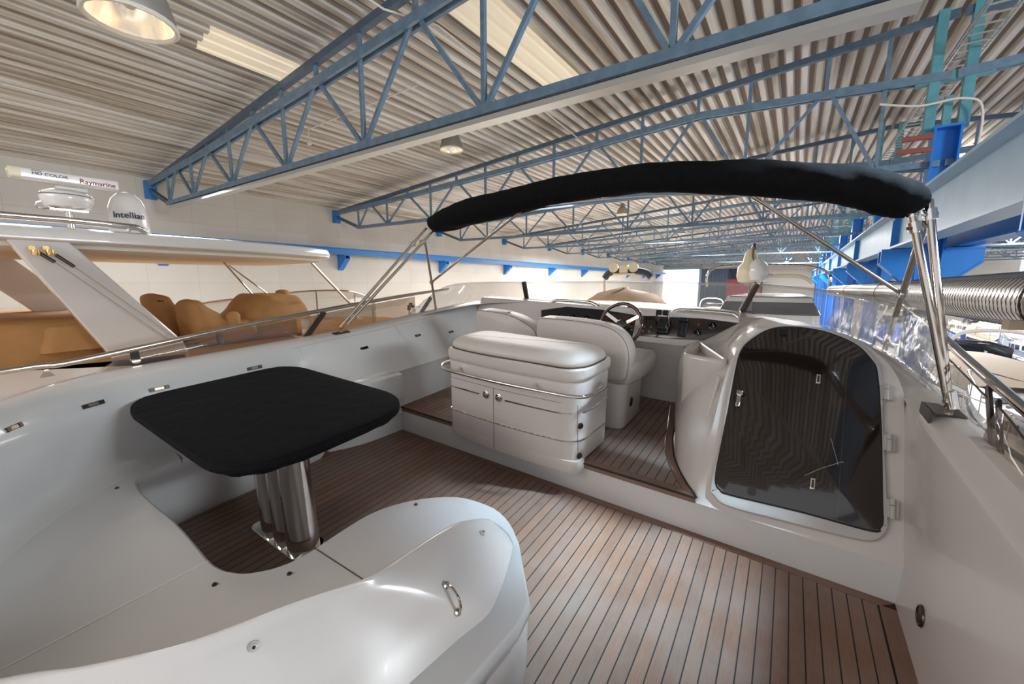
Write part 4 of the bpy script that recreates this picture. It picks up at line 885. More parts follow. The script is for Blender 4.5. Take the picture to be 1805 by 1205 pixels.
a = P(538, 597, x=-3.45); 
for (u0, v0, u1, v1) in [(538, 597, 572, 549), (741, 553, 760, 524)]:
    mb = MB(); mb.bar(P(u0, v0, x=-3.44), P(u1, v1, x=-3.44), .012, .045, up=(0, 1, 0)); obj('stanchion', mb, 'dark_steel', pr_)
mb = MB(); p = P(82, 655, x=-3.5); mb.slab([(p.y-.03, p.z-.03), (p.y+.03, p.z-.03), (p.y+.012, p.z), (p.y+.008, p.z+.015), (p.y-.008, p.z+.015), (p.y-.012, p.z)], [(0, -3.504), (0, -3.496)], lambda a, b, c: V((c, a, b))); tag(obj('lug', mb, 'steel'), 'small steel lug on the white ledge below the port rail', 'fitting')
# ---- folded canvas roof and its frame
def depth(p): return (p-CAM0).dot(AB[2])
cpx = [(766, 396, 13), (790, 387, 19), (830, 374, 21), (880, 361, 22), (930, 350, 21.5), (1000, 333, 22), (1080, 321, 23), (1150, 314, 24), (1230, 312, 26), (1300, 314, 29), (1380, 317, 30), (1450, 322, 31), (1510, 331, 33), (1560, 342, 34), (1595, 354, 32), (1615, 364, 24), (1622, 370, 12)]
bm_ = thing('canvas_roof', 'black folded canvas roof bundled along its bow, arching over the helm', 'canopy', (-1.2, 2.85, 1.6))
ctr = []; rad = []
for i, (u, v, h) in enumerate(cpx):
    y = 2.98+(2.70-2.98)*(u-766)/(1622-766); p = P(u, v, y=y); ctr.append(p); rad.append(h*depth(p)/F)
cc_ = cat(ctr, 7); rr_ = [q.x for q in cat([(r, 0, 0) for r in rad], 7)]
mb = MB(); rings = []; n = 28
for i, (p, r) in enumerate(zip(cc_, rr_)):
    d = (cc_[min(i+1, len(cc_)-1)]-cc_[max(i-1, 0)]).normalized(); up = V((0, .15, 1)); up = (up-d*up.dot(d)).normalized(); sd = d.cross(up); ring = []
    for k in range(n):
        a = 2*PI*k/n; wr = 1+.035*math.sin(3*a+i*.35)+.05*abs(math.sin(i*.31+2.5*a+math.sin(i*.13)))-.025+.03*abs(math.sin(i*.83+1.7*a))-.015
        ring.append(p+(up*math.sin(a)*r*.98+sd*math.cos(a)*r*1.35)*wr)
    rings.append(ring)
mb.rings(rings); obj('canvas_bundle', mb, 'canvas', bm_, sharp=80)
mb = MB(); wp = [P(u, v, y=2.9) for u, v in [(930, 367), (1000, 358), (1080, 350), (1150, 345), (1230, 343.5), (1300, 345), (1380, 348), (1450, 355), (1510, 366), (1550, 377), (1577, 388)]]; mb.tube(cat(wp, 4), .005, 6); obj('white_piping', mb, 'piping_white', bm_)
def proj(p):
    q = p-CAM0; return (CX+F*q.dot(AB[0])/q.dot(AB[2]), CY+F*q.dot(AB[1])/q.dot(AB[2]))
def tubeb(a, b, r=.0135, name='frame_tube'):
    mb = MB(); mb.tube([a, b], r, 12); return obj(name, mb, 'steel', bm_)
def along(a, b, vv):
    lo, hi = 0., 1.; f0 = proj(a)[1] > proj(b)[1]
    for _ in range(30):
        m = (lo+hi)/2
        if (proj(a.lerp(b, m))[1] > vv) == f0: lo = m
        else: hi = m
    return a.lerp(b, lo)
M1 = P(1673, 715, x=.70); M3 = P(1562, 606, x=.66)
T1 = P(1606, 366, y=2.70); T2 = P(1637, 352, y=2.72); T3 = P(1631, 392, y=2.72)
tubeb(M1+V((0, 0, .0)), T1, .017); tubeb(M1+V((-.01, .03, .06)), T2, .017); tubeb(M3, T3, .016)
st_end = along(M3, T3, 518); tubeb(P(1322, 343, y=2.9), st_end, .012, 'brace_tube')
def clamp(p, d, r=.026, L=.05, par=bm_, m='chrome'):
    d = d.normalized(); mb = MB(); mb.tube([p-d*L/2, p+d*L/2], r, 12); x = d.orthogonal().normalized(); mb.tube([p-x*r*1.5, p+x*r*1.5], r*.35, 8); return obj('clamp', mb, m, par)
clamp(T1.lerp(M1, .10), T1-M1); clamp(T2.lerp(M1, .07), T2-M1); clamp(T1.lerp(M1, .03), T1-M1, .022, .03); clamp(st_end, M3-T3, .022, .05, bm_); clamp(M1+V((0, 0, .03)), T1-M1, .026, .08); clamp(M3+V((0, 0, .02)), T3-M3, .022, .06)
def mount(p, zb, name='deck_mount'):
    mb = MB(); mb.box((p.x, p.y, (p.z+zb)/2), (.028, .034, max(.02, p.z-zb))); mb.tube([p-V((.03, 0, 0)), p+V((.03, 0, 0))], .007, 8); obj(name, mb, 'steel', bm_, bevel=.004)
mount(M1, .87); mount(M3, .87)
mb = MB(); mb.box((.69, M1.y, .872), (.11, .17, .008)); mb.box((.628, M1.y, .845), (.006, .17, .06)); obj('mount_plate', mb, 'dark_steel', bm_)
N1 = P(603, 572, x=-3.36); U1 = P(752, 402, y=2.95); U2 = P(766, 405, y=3.0); N2 = P(769, 548, x=-3.30); U3 = P(750, 428, y=2.93)
tubeb(N1, U1, .014); tubeb(N1+V((.02, .04, .0)), U2, .014); tubeb(N2, U3, .013)
mid = along(N2, U3, 497); tubeb(P(934, 360, y=2.92), mid, .012, 'brace_tube')
clamp(U1.lerp(N1, .17), U1-N1, .022); clamp(U2.lerp(N1, .14), U2-N1, .022); clamp(mid, N2-U3, .018, .04, bm_, 'brass'); clamp(N1, U1-N1, .02, .06, bm_, 'brass')
mount(N1, .885); mount(N2, .90)
q, nn, dd = nearport(601, 588); mb = MB(); Rm = Matrix((dd, nn.cross(dd).normalized(), nn)).transposed(); mb.box(q+nn*.004, (.15, .05, .008), Rm); obj('mount_plate', mb, 'dark_steel', bm_)
# ================================================================== NEIGHBOURING YACHT (hall frame)
FR = HM
def yz(pts, x0, x1): return lambda a, b, c: V((c, a, b))
ny = thing('motor_yacht', 'white motor yacht alongside with a hardtop on slanted arch legs and tan covers', 'yacht', (-6.5, 2, -6.2))
HT = rpoly([(-5.0, -2, 0), (-5.0, 1.9, .3), (-5.10, 2.7, .8), (-5.35, 3.28, .12), (-7.2, 3.35, .3), (-7.8, 2.6, .5), (-7.8, -2, 0)], 8)
mb = MB(); mb.slab(HT, [(.10, .325), (.02, .33), (0, .345), (0, .40), (.02, .44), (.10, .46), (.4, .475)]); hard = obj('hardtop', mb, 'boat_white', ny)
mb = MB(); mb.slab(HT, [(.12, .324), (.12, .29), (.20, .27)]); obj('headliner', mb, 'liner_white', hard)
mb = MB(); mb.tube(cat([PH(0, 378, x=-5.15)-V((0, 2, 0)), PH(0, 378, x=-5.15), PH(120, 388, x=-5.15), PH(225, 399, x=-5.15), PH(244, 402, x=-5.17), PH(256, 409, x=-5.2)], 5), .028, 10); mb.tube([PH(226, 398, x=-5.15), PH(226, 408, x=-5.15)], .02, 8); obj('roof_rail', mb, 'chrome', ny)
for x0, m, nm in ((-5.02, 'boat_white', 'arch_leg'), (-7.6, 'boat_white', 'arch_leg')):
    pl = [PH(8, 418, x=x0), PH(120, 424, x=x0), PH(322, 600, x=x0), PH(335, 625, x=x0), PH(205, 640, x=x0), PH(196, 628, x=x0)] if x0 > -6 else [V((x0, .1, .35)), V((x0, .55, .35)), V((x0, 1.45, -.7)), V((x0, 1.0, -.7))]
    mb = MB(); mb.slab([(p.y, p.z) for p in pl], [(.012, x0), (0, x0-.012), (0, x0-.10), (.012, x0-.11)], lambda a, b, c: V((c, a, b))); leg = obj(nm, mb, m, ny)
for (u, v, u2, v2, u3, v3) in [(55, 437, 97, 462, 300, 600), (80, 437, 131, 470, 318, 600)]:
    a = PH(u, v, x=-4.96); b = PH(u2, v2, x=-4.94); c_ = PH(u3, v3, x=-4.97)
    t_ = MB(); t_.box(a, (.04, .035, .03)); t_.lathe([(.022, -.02), (.026, 0), (.022, .02)], a+V((.01, .02, -.035)), 12); t_.tube([a+V((0, .02, -.03)), a.lerp(b, .55)], .011, 8)
    o = obj('antenna_mount', t_, 'brass', ny)
    t_ = MB(); t_.tube([a.lerp(b, .35), b], .014, 8); obj('antenna_base', t_, 'dark_steel', o)
    t_ = MB(); t_.tube([b, c_], .006, 6); obj('antenna_whip', t_, 'gelcoat_grey', o)
# struts of the hardtop
for (u, v, u2, v2, x0, r) in [(381, 447, 455, 530, -6.2, .013), (404, 468, 475, 520, -6.2, .010), (530, 443, 618, 536, -6.2, .020)]:
    mb = MB(); mb.tube([PH(u, v, x=x0), PH(u2, v2, x=x0)], r, 8); obj('hardtop_strut', mb, 'steel', ny)
# hull and flybridge deck of the neighbour
mb = MB(); rws = []
for i in range(13):
    y = -6+i*1.5; w = 1.0 if y < 5 else max(.03, 1-((y-5)/7.2)**1.6); cx_ = -6.9
    rws.append([V((cx_+2.35*w, y, -2.55)), V((cx_+2.55*w, y, -2.7)), V((cx_+2.4*w, y, -4.0)), V((cx_+1.6*w, y, -5.2)), V((cx_, y, -5.7)), V((cx_-1.6*w, y, -5.2)), V((cx_-2.4*w, y, -4.0)), V((cx_-2.55*w, y, -2.7)), V((cx_-2.35*w, y, -2.55)), V((cx_, y, -2.4)), V((cx_+2.35*w, y, -2.55))])
mb.grid(rws); obj('hull', mb, 'boat_white', ny)
SBo = rpoly([(-4.35, -4, 0), (-4.35, 2.6, .8), (-5.3, 4.6, 1.0), (-6.9, 5.6, .8), (-8.3, 4.6, 1.0), (-8.9, 2.6, .8), (-8.9, -4, 0)], 8)
mb = MB(); mb.slab(SBo, [(-.15, -2.6), (-.05, -1.3), (0, -.86), (.0, -.80), (.04, -.76), (.10, -.76), (.14, -.80), (.16, -1.0)]); obj('superstructure', mb, 'boat_cream', ny)
mb = MB(); mb.slab(SBo, [(.012, -.84), (.01, -.74), (.05, -.70), (.3, -.69)]); obj('deck_cover', mb, 'tan_cover', ny)
mb = MB(); mb.slab(rpoly([(-4.70, -4, 0), (-4.70, 1.0, .3), (-4.95, 1.3, .2), (-5.2, -4, 0)]), [(.0, -1.0), (0, -.62), (.03, -.58)]); 
def cover(name, base, z0, z1, label=None, inset=.10, m='tan_cover', par=None, wob=.02):
    mb = MB(); n = 7; rr = []
    for k in range(n+1):
        f = k/n; rr.append((inset*f**1.8+(0 if k < n else inset*.6), z0+(z1-z0)*(1-(1-f)**1.6)))
    mb.slab(base, rr, lambda a, b, c: V((a+wob*math.sin(b*9+c*13), b+wob*math.sin(a*11+c*9), c+wob*.5*math.sin(a*7+b*8))))
    return obj(name, mb, m, par or ny, sharp=80)
cover('sunpad_cover', rpoly([(-5.30, -3, 0), (-5.30, .95, .15), (-5.5, 1.15, .15), (-8.6, 1.15, .2), (-8.6, -3, 0)]), -.92, -.34)
cover('seat_pad_cover', rpoly([(-5.25, .5, .1), (-5.25, 1.12, .1), (-6.3, 1.15, .1), (-6.3, .5, .1)]), -.6, -.37, inset=.04)
def prof_cover(name, px, x0, x1, xr=-5.5, r=.10):
    pl = [PH(u, v, x=xr) for u, v in px]; ol = [(p.x, p.y) for p in cat([(p.y, p.z, 0) for p in pl], 3, closed=True)]
    mb = MB(); mb.slab(ol, [(r*.8, x0), (r*.35, x0+(x1-x0)*.06), (0, x0+(x1-x0)*.22), (0, x0+(x1-x0)*.78), (r*.35, x0+(x1-x0)*.94), (r*.8, x1)], lambda a, b, c: V((c+.01*math.sin(a*23+b*17), a+.006*math.sin(c*19+b*31), b+.008*math.sin(c*14+a*21))))
    return obj(name, mb, 'tan_cover', ny, sharp=80)
prof_cover('seat_cover', [(300, 600), (285, 570), (270, 545), (261, 528), (266, 520), (282, 518), (300, 524), (316, 542), (345, 560), (350, 600)], -6.35, -5.85, -5.9, .09)
prof_cover('seat_cover', [(336, 605), (322, 575), (316, 548), (319, 532), (330, 527), (345, 530), (362, 545), (395, 560), (434, 565), (440, 582), (420, 600)], -5.75, -5.2, -5.5, .09)
prof_cover('console_cover', [(415, 600), (408, 565), (425, 540), (444, 520), (462, 517), (492, 518), (512, 522), (524, 540), (532, 560), (520, 590)], -6.3, -5.3, -5.7, .12)
q = PH(498, 517, x=-6.0); mb = MB(); mb.lathe([(.10, -.12), (.10, 0), (.08, .04), (.03, .055)], q, 14, caps=True); obj('wheel_cover', mb, 'tan_cover', ny, sharp=80)
q = PH(410, 556, x=-5.25); mb = MB(); mb.lathe([(.07, -.12), (.075, .0), (.05, .04), (.01, .05)], q, 14); obj('armrest_cover', mb, 'tan_cover', ny, sharp=80)
# neighbour's own windscreen with chrome frame
wp = [PH(u, v, x=x0) for u, v, x0 in [(280, 550, -7.9), (350, 535, -7.9), (475, 520, -7.9), (540, 513, -7.6), (605, 512, -7.2), (640, 519, -6.6), (662, 531, -6.0)]]
wb_ = [V((p.x, p.y, -.76)) for p in wp]; c1, c2 = cat(wp, 4), cat(wb_, 4)
mb = MB(); mb.grid([[p, q] for p, q in zip(c1, c2)]); wsn = obj('windscreen', mb, 'side_clear', ny); s_ = wsn.modifiers.new('t', 'SOLIDIFY'); s_.thickness = .008
mb = MB(); mb.tube(c1, .016, 8); 
for k in (3, 8, 13, 18, 23): mb.tube([c1[k], c2[k]], .014, 6)
obj('screen_frame', mb, 'steel', wsn)
q = PH(645, 545, x=-5.6)
hn = thing('horn_cluster', 'cluster of three small round horns seen through the port side screen', 'horn', PH(723, 548, x=-5.4))
q = PH(723, 540, x=-5.4); mb = MB()
for dy, dz2 in ((-.04, .01), (.035, .0), (0, .045)): mb.lathe([(.028, .03), (.02, 0), (.006, -.03)], q+V((0, dy, dz2)), 12, V((1, 0, 0)).to_track_quat('Z', 'Y').to_matrix())
mb.box(q+V((-.03, .0, -.04)), (.03, .05, .05)); mb.tube([q+V((-.03, .05, 0)), q+V((-.03, .25, -.02))], .006, 6); mb.tube([q+V((-.03, 0, -.05)), V((q.x-.03, q.y, -.75))], .008, 6); obj('horn', mb, 'dark_steel', hn)
# radar and satellite dome on the hardtop
rd = thing('radar', 'white open-array radar with a long bar scanner on top of the hardtop', 'radar', (-6, .9, .47))
q = PH(118, 352, x=-6.0); cy_, cz_ = q.y, q.z
mb = MB(); mb.lathe([(.05, -.10), (.16, -.08), (.185, -.03), (.19, .02), (.175, .055), (.11, .085), (.02, .09)], q, 32); ped = obj('pedestal', mb, 'boat_white', rd)
mb = MB(); mb.tube([q+V((.191*math.cos(k*PI/16), .191*math.sin(k*PI/16), .03)) for k in range(32)], .003, 5, closed=True); obj('seam', mb, 'dark_steel', ped)
mb = MB(); mb.tube([q+V((0, 0, -.10)), V((q.x, q.y, .46))], .03, 12); mb.box(q+V((0, 0, -.105)), (.12, .26, .012)); mb.tube(cat([q+V((.02, -.13, -.1)), q+V((.02, -.20, -.11)), q+V((.02, -.21, -.06)), q+V((.02, -.15, -.03))], 5), .007, 6); obj('mast', mb, 'steel', rd)
mb = MB(); mb.box(q+V((0, .04, .105)), (.07, .22, .03)); obj('swivel', mb, 'gelcoat_grey', rd)
A_ = PH(5, 292, x=-5.96); B_ = PH(212, 331, x=-5.96)
by0, by1 = A_.y+.02, B_.y-.01; bz = (A_.z+B_.z)/2-.005
mb = MB(); mb.slab(rpoly([(-5.955, bz-.052, .02), (-6.07, bz-.052, .03), (-6.07, bz+.05, .04), (-5.955, bz+.045, .02)]), [(.012, by0+.07), (0, by0+.08), (0, by1-.01), (.012, by1)], lambda a, b, c: V((a, c, b))); obj('scanner_bar', mb, 'boat_white', rd)
mb = MB(); mb.slab(rpoly([(-5.954, bz-.053, .02), (-6.071, bz-.053, .03), (-6.071, bz+.051, .04), (-5.954, bz+.046, .02)]), [(.02, by0), (0, by0+.012), (0, by0+.08)], lambda a, b, c: V((a, c, b))); obj('end_cap', mb, 'boat_cream', rd)
txt('lettering', 'Raymarine', .062, 'text_red', rd, basis((-5.951, by1-.29, bz-.012), (0, 1, 0), (0, 0, 1)), .001)
txt('lettering', 'HD COLOR', .036, 'text_dark', rd, basis((-5.951, by0+.145, bz+.004), (0, 1, 0), (0, 0, 1)), .001, 1.25)
txt('lettering', 'DIGITAL', .014, 'text_dark', rd, basis((-5.951, by0+.145, bz+.030), (0, 1, 0), (0, 0, 1)), .001, 1.25)
q = PH(229, 403, x=-6.2); r = .175
dm = thing('satellite_dome', 'white satellite dome behind the rail on top of the hardtop', 'antenna', (q.x, q.y, .47))
mb = MB(); H_ = PH(229, 340, x=-6.2).z-q.z; mb.lathe([(r*.98, -.12), (r*1.03, -.05), (r*1.03, 0), (r*.97, H_*.35), (r*.9, H_*.58), (r*.72, H_*.8), (r*.42, H_*.95), (.01, H_)], q, 36); obj('dome', mb, 'boat_white', dm, sharp=60)
tm = txt('lettering', 'Intellian', .088, 'text_dark', dm, basis((0, 0, 0), (0, 1, 0), (0, 0, 1)), .001)
fd = (V((0, 0, 0))-V((q.x, q.y, 0))).normalized(); ang0 = math.atan2(fd.y, fd.x)
ys = [v.co.y for v in tm.data.vertices]; mid_ = (min(ys)+max(ys))/2
for v in tm.data.vertices:
    a_ = ang0+(v.co.y-mid_)/(r*1.02)+.06; rr3 = r*1.0+.006+v.co.x*1.0-.004*0; zz = v.co.z+.125
    v.co = V((q.x+rr3*math.cos(a_), q.y+rr3*math.sin(a_), q.z+zz))
# ================================================================== OTHER BOATS IN THE HALL
def small_boat(pos, head, L, label, hull='boat_white', top='boat_beige', style=0, group='boats stored on the hall floor'):
    t = thing('boat', label, 'boat', pos, group); R = Matrix.Rotation(head, 3, 'Z'); p0 = V(pos); W = L*.31; Hh = L*.17
    def q(x, y, z): return p0 + R @ V((x, y, z))
    mb = MB(); rws = []
    for i in range(13):
        f = i/12; y = -L/2+L*f; w = W/2*(1 if f < .45 else max(.02, 1-((f-.45)/.55)**2)); sh = .9+.28*f**2; k = .5*Hh
        rws.append([q(-w*.92, y, Hh*sh+k), q(-w, y, Hh*sh*.95+k), q(-w*.9, y, Hh*.5+k), q(-w*.45, y, .12*Hh+k), q(0, y, k*(.9 if f < .8 else 1+(f-.8)*3)), q(w*.45, y, .12*Hh+k), q(w*.9, y, Hh*.5+k), q(w, y, Hh*sh*.95+k), q(w*.92, y, Hh*sh+k), q(0, y, Hh*sh+k+.03), q(-w*.92, y, Hh*sh+k)])
    mb.grid(rws); mb.add(rws[0][:-1], [tuple(range(10))]); obj('hull', mb, hull, t)
    zd = Hh*1.45
    mb = MB()
    for yy in (-L*.3, L*.15):
        mb.box(q(0, yy, .22*Hh-.45), (W*.5, .15, .44*Hh+.9), R)
        for sx in (-1, 1): mb.bar(q(sx*W*.42, yy, -.9), q(sx*W*.40, yy, Hh*.9), .08, .08)
    obj('cradle', mb, 'wood', t)
    mb = MB(); rr3 = []
    for k, (z, sx, y0, y1) in enumerate([(zd, .40, -.12, .30), (zd+L*.05, .38, -.10, .24), (zd+L*.055, .36, -.1, .22)]): rr3.append([q(-W*sx, L*y0, z), q(W*sx, L*y0, z), q(W*sx*.8, L*(y1-.06), z), q(0, L*y1, z), q(-W*sx*.8, L*(y1-.06), z)])
    mb.rings(rr3); cb2 = obj('cabin', mb, 'boat_white', t)
    for sx in (-1, 1):
        for k in range(3): mb = MB(); mb.box(q(sx*W*.395, L*(-.06+.09*k), zd+L*.026), (.02, L*.07, L*.022), R); obj('window', mb, 'boat_window', cb2)
    # windscreen
    mb = MB(); a = [q(-W*.38, -L*.10, zd+L*.05), q(-W*.34, L*.06, zd+L*.05), q(0, L*.10, zd+L*.05), q(W*.34, L*.06, zd+L*.05), q(W*.38, -L*.10, zd+L*.05)]
    b = [q(-W*.36, -L*.12, zd+L*.10), q(-W*.31, L*.01, zd+L*.11), q(0, L*.045, zd+L*.11), q(W*.31, L*.01, zd+L*.11), q(W*.36, -L*.12, zd+L*.10)]
    mb.grid([[m1, m2] for m1, m2 in zip(a, b)]); ww2 = obj('windscreen', mb, 'boat_window', t); s_ = ww2.modifiers.new('t', 'SOLIDIFY'); s_.thickness = .01
    mb = MB(); mb.tube(b, .02, 6); mb.tube([a[1], b[1]], .015, 6); mb.tube([a[3], b[3]], .015, 6); obj('screen_frame', mb, 'steel', ww2)
    if style in (0, 2):         # canvas cockpit cover on hoops
        mb = MB(); rws = []
        for i in range(9):
            f = i/8; y = L*(-.46+.36*f); h = L*(.02+.065*math.sin(min(1, f*1.25)*PI/2)); rws.append([q(W*.46*math.cos(PI*k/8), y, zd-.05+h*math.sin(PI*k/8)**.6) for k in range(9)])
        mb.grid(rws); obj('canvas_cover', mb, top, t, sharp=80)
    if style in (1, 2):         # radar arch
        mb = MB(); mb.tube(cat([q(-W*.42, -L*.2, zd), q(-W*.36, -L*.24, zd+L*.13), q(-W*.2, -L*.25, zd+L*.17), q(W*.2, -L*.25, zd+L*.17), q(W*.36, -L*.24, zd+L*.13), q(W*.42, -L*.2, zd)], 5), .06, 8); obj('radar_arch', mb, 'boat_white', t)
    if style == 1:
        mb = MB(); rws = []
        for i in range(5):
            f = i/4; rws.append([q(W*.46*math.cos(PI*k/8), L*(-.46+.2*f), zd-.05+L*.05*math.sin(PI*k/8)) for k in range(9)])
        mb.grid(rws); obj('canvas_cover', mb, top, t, sharp=80)
    mb = MB()
    for sx in (-1, 1): mb.grid([[q(sx*(W/2*(1 if -L/2+L*i/12 < -.05*L else max(.02, 1-((i/12-.45)/.55)**2))*.995+.012), -L/2+L*i/12, Hh*(.86+.26*(i/12)**2)+.5*Hh-d_) for d_ in (0, .14)] for i in range(12)])
    obj('side_stripe', mb, 'navy' if hull != 'navy' else 'boat_white', t)
    for yy in (.27, .36):
        mb = MB(); mb.box(q(0, L*yy, Hh*1.6+.03), (.5, .5, .06), R); obj('deck_hatch', mb, 'boat_window', t)
    mb = MB()
    for sx in (-1, 1):
        mb.tube([q(sx*W*.45, L*k_*.08, zd+.02+(.5 if k_ in (-5, 4) else .55)) for k_ in (-5, -3, -1, 1, 3, 4)], .014, 5)
        for k_ in (-5, -3, -1, 1, 3): mb.tube([q(sx*W*.45, L*k_*.08, zd-.1), q(sx*W*.45, L*k_*.08, zd+.55)], .012, 5)
    obj('guard_rail', mb, 'steel', t)
    for k_, sx in ((-3, 1), (0, 1), (-2, -1)):
        mb = MB(); mb.lathe([(.02, -.3), (.1, -.25), (.11, 0), (.1, .25), (.02, .3)], q(sx*W*.54, L*k_*.09, zd-.25), 10); obj('fender', mb, 'cover_blue' if k_ else 'boat_cream', t)
    # bow rail
    mb = MB(); pr = []
    for i in range(9):
        f = .5+.5*(1-abs(i-4)/4); y = -L/2+L*f; w = W/2*max(.03, 1-((f-.45)/.55)**2)*.93*(1 if i > 4 else -1)
        if i == 4: w = 0
        pr.append((w, y, f))
    mb.tube(cat([q(w, y, Hh*(.9+.28*f*f)+.5*Hh+.45) for w, y, f in pr], 3), .016, 6)
    for w, y, f in pr: mb.tube([q(w, y, Hh*(.9+.28*f*f)+.5*Hh), q(w, y, Hh*(.9+.28*f*f)+.5*Hh+.45)], .012, 5)
    obj('bow_rail', mb, 'steel', t)
    return t
G = -6.2
BL = [((4.7, 1.6), .30, 9.0, 'boat with a tan-covered cockpit just outside the starboard rail, nearest the camera', 'boat_white', 'tan_seat', 1),
      ((5.0, 11.3), .22, 9.0, 'white boat with a bright blue cover below the spiral duct', 'boat_white', 'cover_blue', 2),
      ((9.3, 5.6), .30, 9.5, 'boat with a beige canvas tent at the right edge', 'boat_white', 'boat_beige', 0),
      ((9.2, 15.5), .2, 9.5, 'white cruiser with a beige cover and radar arch, behind the beige tent', 'boat_white', 'boat_beige', 2),
      ((13.6, 9.5), .25, 9.0, 'cream boat farthest to the right behind the beige tent', 'boat_cream', 'wood', 0),
      ((13.4, 19.0), .2, 9.0, 'white boat with a red cover near the right edge', 'boat_white', 'cover_red', 2),
      ((5.0, 21.5), .15, 9.0, 'white boat with a radar arch right behind the blue-covered one', 'boat_white', 'boat_beige', 2),
      ((9.2, 25.5), .15, 9.5, 'navy-hulled boat in the middle of the right bay', 'navy', 'boat_beige', 1),
      ((5.2, 32), .1, 9.5, 'white boat with a blue cover far down the near row', 'boat_white', 'cover_blue', 0),
      ((9.6, 36), .1, 9.5, 'cream boat far down the middle row', 'boat_cream', 'boat_beige', 2),
      ((13.8, 30), .1, 9.5, 'blue-covered boat far down the outer row', 'boat_white', 'cover_blue', 1),
      ((7.0, 46), .1, 10, 'farthest white boat, by the end wall of the right bay', 'boat_white', 'boat_beige', 2)]
for (x, y), hd, L_, lb, hu, tp2, sty in BL: small_boat((x, y, G+.9), hd, L_, lb, hu, tp2, sty)
# big yachts ahead, seen over and through the windscreen
def ahead(pos, W, L, zd, label, cov):
    t = thing('motor_yacht', label, 'yacht', pos, 'yachts ahead of the bow'); x0, y0 = pos[0], pos[1]; mb = MB(); rws = []
    for i in range(11):
        f = i/10; y = y0-L/2+L*f; w = W/2*(1 if f < .5 else max(.03, 1-((f-.5)/.5)**2))
        rws.append([V((x0-w*.93, y, zd)), V((x0-w, y, zd-.15)), V((x0-w*.9, y, zd-1.6)), V((x0, y, G+.5)), V((x0+w*.9, y, zd-1.6)), V((x0+w, y, zd-.15)), V((x0+w*.93, y, zd)), V((x0, y, zd+.04)), V((x0-w*.93, y, zd))])
    mb.grid(rws); mb.add(rws[0][:-1], [tuple(range(8))]); obj('hull', mb, 'boat_white', t)
    o2 = rpoly([(x0-W*.40, y0-L*.30, .3), (x0+W*.40, y0-L*.30, .3), (x0+W*.36, y0+L*.1, .5), (x0, y0+L*.2, .5), (x0-W*.36, y0+L*.1, .5)])
    mb = MB(); mb.slab(o2, [(0, zd-.05), (.05, zd+.6), (.25, zd+1.1), (.35, zd+1.15)]); obj('cabin', mb, 'boat_white', t)
    mb = MB(); mb.slab(o2, [(.05, zd+.62), (.03, zd+.66), (.20, zd+.98), (.24, zd+.99)]); obj('window', mb, 'boat_window', t)
    return t, o2
a = PH(1095, 530, y=15); t, o2 = ahead((a.x, 17.5, G), 4.4, 10, a.z-1.3, 'yacht under a yellow-tan cover, ahead through the left of the windscreen', 'tan')
mb = MB(); N_ = 24; rr3 = []
for k in range(8):
    f = k/7; s0 = 1-.7*f**2.2 if k < 7 else .05; rr3.append([V((a.x+1.9*s0*math.cos(2*PI*i/N_)+.1*math.sin(i*2+k), 15.5+2.6*s0*math.sin(2*PI*i/N_), a.z-1.0+1.45*f+.07*math.sin(i*3.0))) for i in range(N_)])
mb.rings(rr3); obj('canvas_cover', mb, 'tan_seat', t, sharp=80)
rt = thing('radar_arch', 'dark arch with two round cream floodlights above the tan-covered yacht', 'arch', (a.x, 16, a.z))
yq = 16.0; mb = MB(); ap = [PH(u, v, y=yq) for u, v in [(1066, 490), (1074, 481), (1090, 478), (1120, 477), (1140, 481), (1148, 488)]]; mb.tube(cat(ap, 6), .14, 8)
obj('arch', mb, 'navy', rt); mb = MB(); mb.tube([ap[0], V((ap[0].x, yq, a.z-.8))], .06, 6); mb.tube([ap[-1], V((ap[-1].x, yq, a.z-.8))], .06, 6); obj('arch_foot', mb, 'boat_white', rt)
Ry = V((0, -1, 0)).to_track_quat('Z', 'Y').to_matrix()
for u, v in ((1082, 472), (1117, 471)):
    p = PH(u, v, y=15.8); mb = MB(); mb.lathe([(.06, -.25), (.16, -.1), (.19, .05), (.17, .06), (.02, .0)], p, 18, Ry); obj('floodlight', mb, 'boat_cream', rt)
p = PH(1100, 474, y=15.9); mb = MB(); mb.box(p, (.35, .2, .3)); mb.box(p+V((0, 0, -.2)), (.9, .12, .08)); obj('housing', mb, 'boat_cream', rt, bevel=.03)
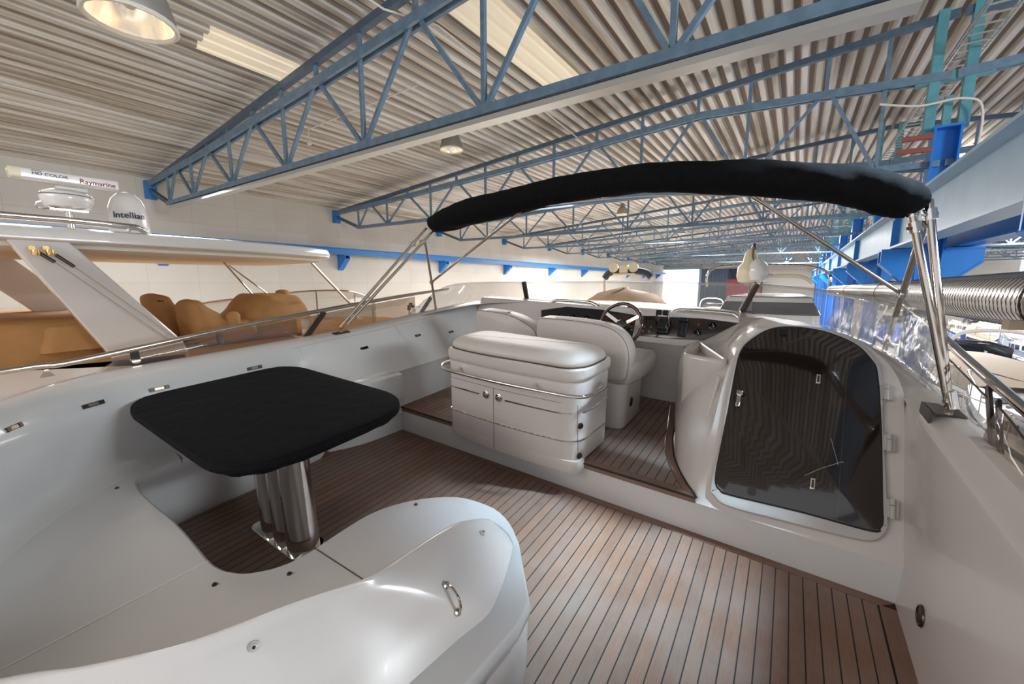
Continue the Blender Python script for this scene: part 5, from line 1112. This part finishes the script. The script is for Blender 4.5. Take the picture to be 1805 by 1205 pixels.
a = PH(1370, 520, y=14); t, o2 = ahead((a.x-.25, 17.5, G), 3.4, 11, a.z-1.2, 'large yacht with chrome canopy hoops and an upright radar, ahead through the right windscreen', 'white')
yq = 13.5; mb = MB()
for dy, s0 in ((0, 0), (.35, .01)):
    hp = [PH(u, v, y=yq+dy) for u, v in [(1247, 505), (1246, 488), (1254, 475), (1275, 469), (1320, 467), (1400, 467), (1432, 470), (1456, 478), (1464, 490), (1462, 505)]]; mb.tube(cat(hp, 6), .035, 8)
obj('canopy_hoop', mb, 'chrome', t)
mb = MB(); hp = [PH(u, v, y=14.2) for u, v in [(1335, 500), (1345, 490), (1365, 486), (1400, 486), (1420, 490), (1432, 499)]]; mb.tube(cat(hp, 5), .05, 8); obj('roof_arch', mb, 'boat_cream', t)
rdm = thing('radar', 'upright cream and white folded radar mast above the chrome hoops', 'radar', PH(1326, 500, y=12))
p = PH(1326, 478, y=12); sc = .0165
mb = MB(); mb.lathe([(.05, -.35), (.24, -.26), (.29, -.12), (.27, .1), (.17, .22), (.13, .45), (.08, .55)], p+V((-.06, 0, 0)), 20); obj('radome', mb, 'boat_cream', rdm)
mb = MB(); mb.lathe([(.04, -.33), (.20, -.24), (.25, -.10), (.22, .12), (.10, .25), (.05, .3)], p+V((.12, -.1, .02)), 20); mb.lathe([(.04, -.05), (.09, 0), (.04, .06)], p+V((.38, -.1, -.12)), 12); obj('side_pod', mb, 'boat_white', rdm)
mb = MB(); mb.box(p+V((.0, -.12, .25)), (.05, .05, .65)); mb.lathe([(.03, .5), (.06, .6), (.02, .7)], p, 10); mb.tube([p+V((0, 0, -.35)), p+V((0, 0, -1.0))], .06, 8); obj('mast', mb, 'dark_steel', rdm)
for k, (u, v, L_) in enumerate([(1205, 560, 9), (1260, 545, 9)]):
    p = PH(u, v, y=(30, 46)[k]); small_boat((p.x, p.y, G+.9), 0, L_, ['white boat straight ahead before the bright doorway', 'white boat ahead before the blue shutter'][k], 'boat_white', 'boat_beige', 2)
FR = Matrix.Identity(4)
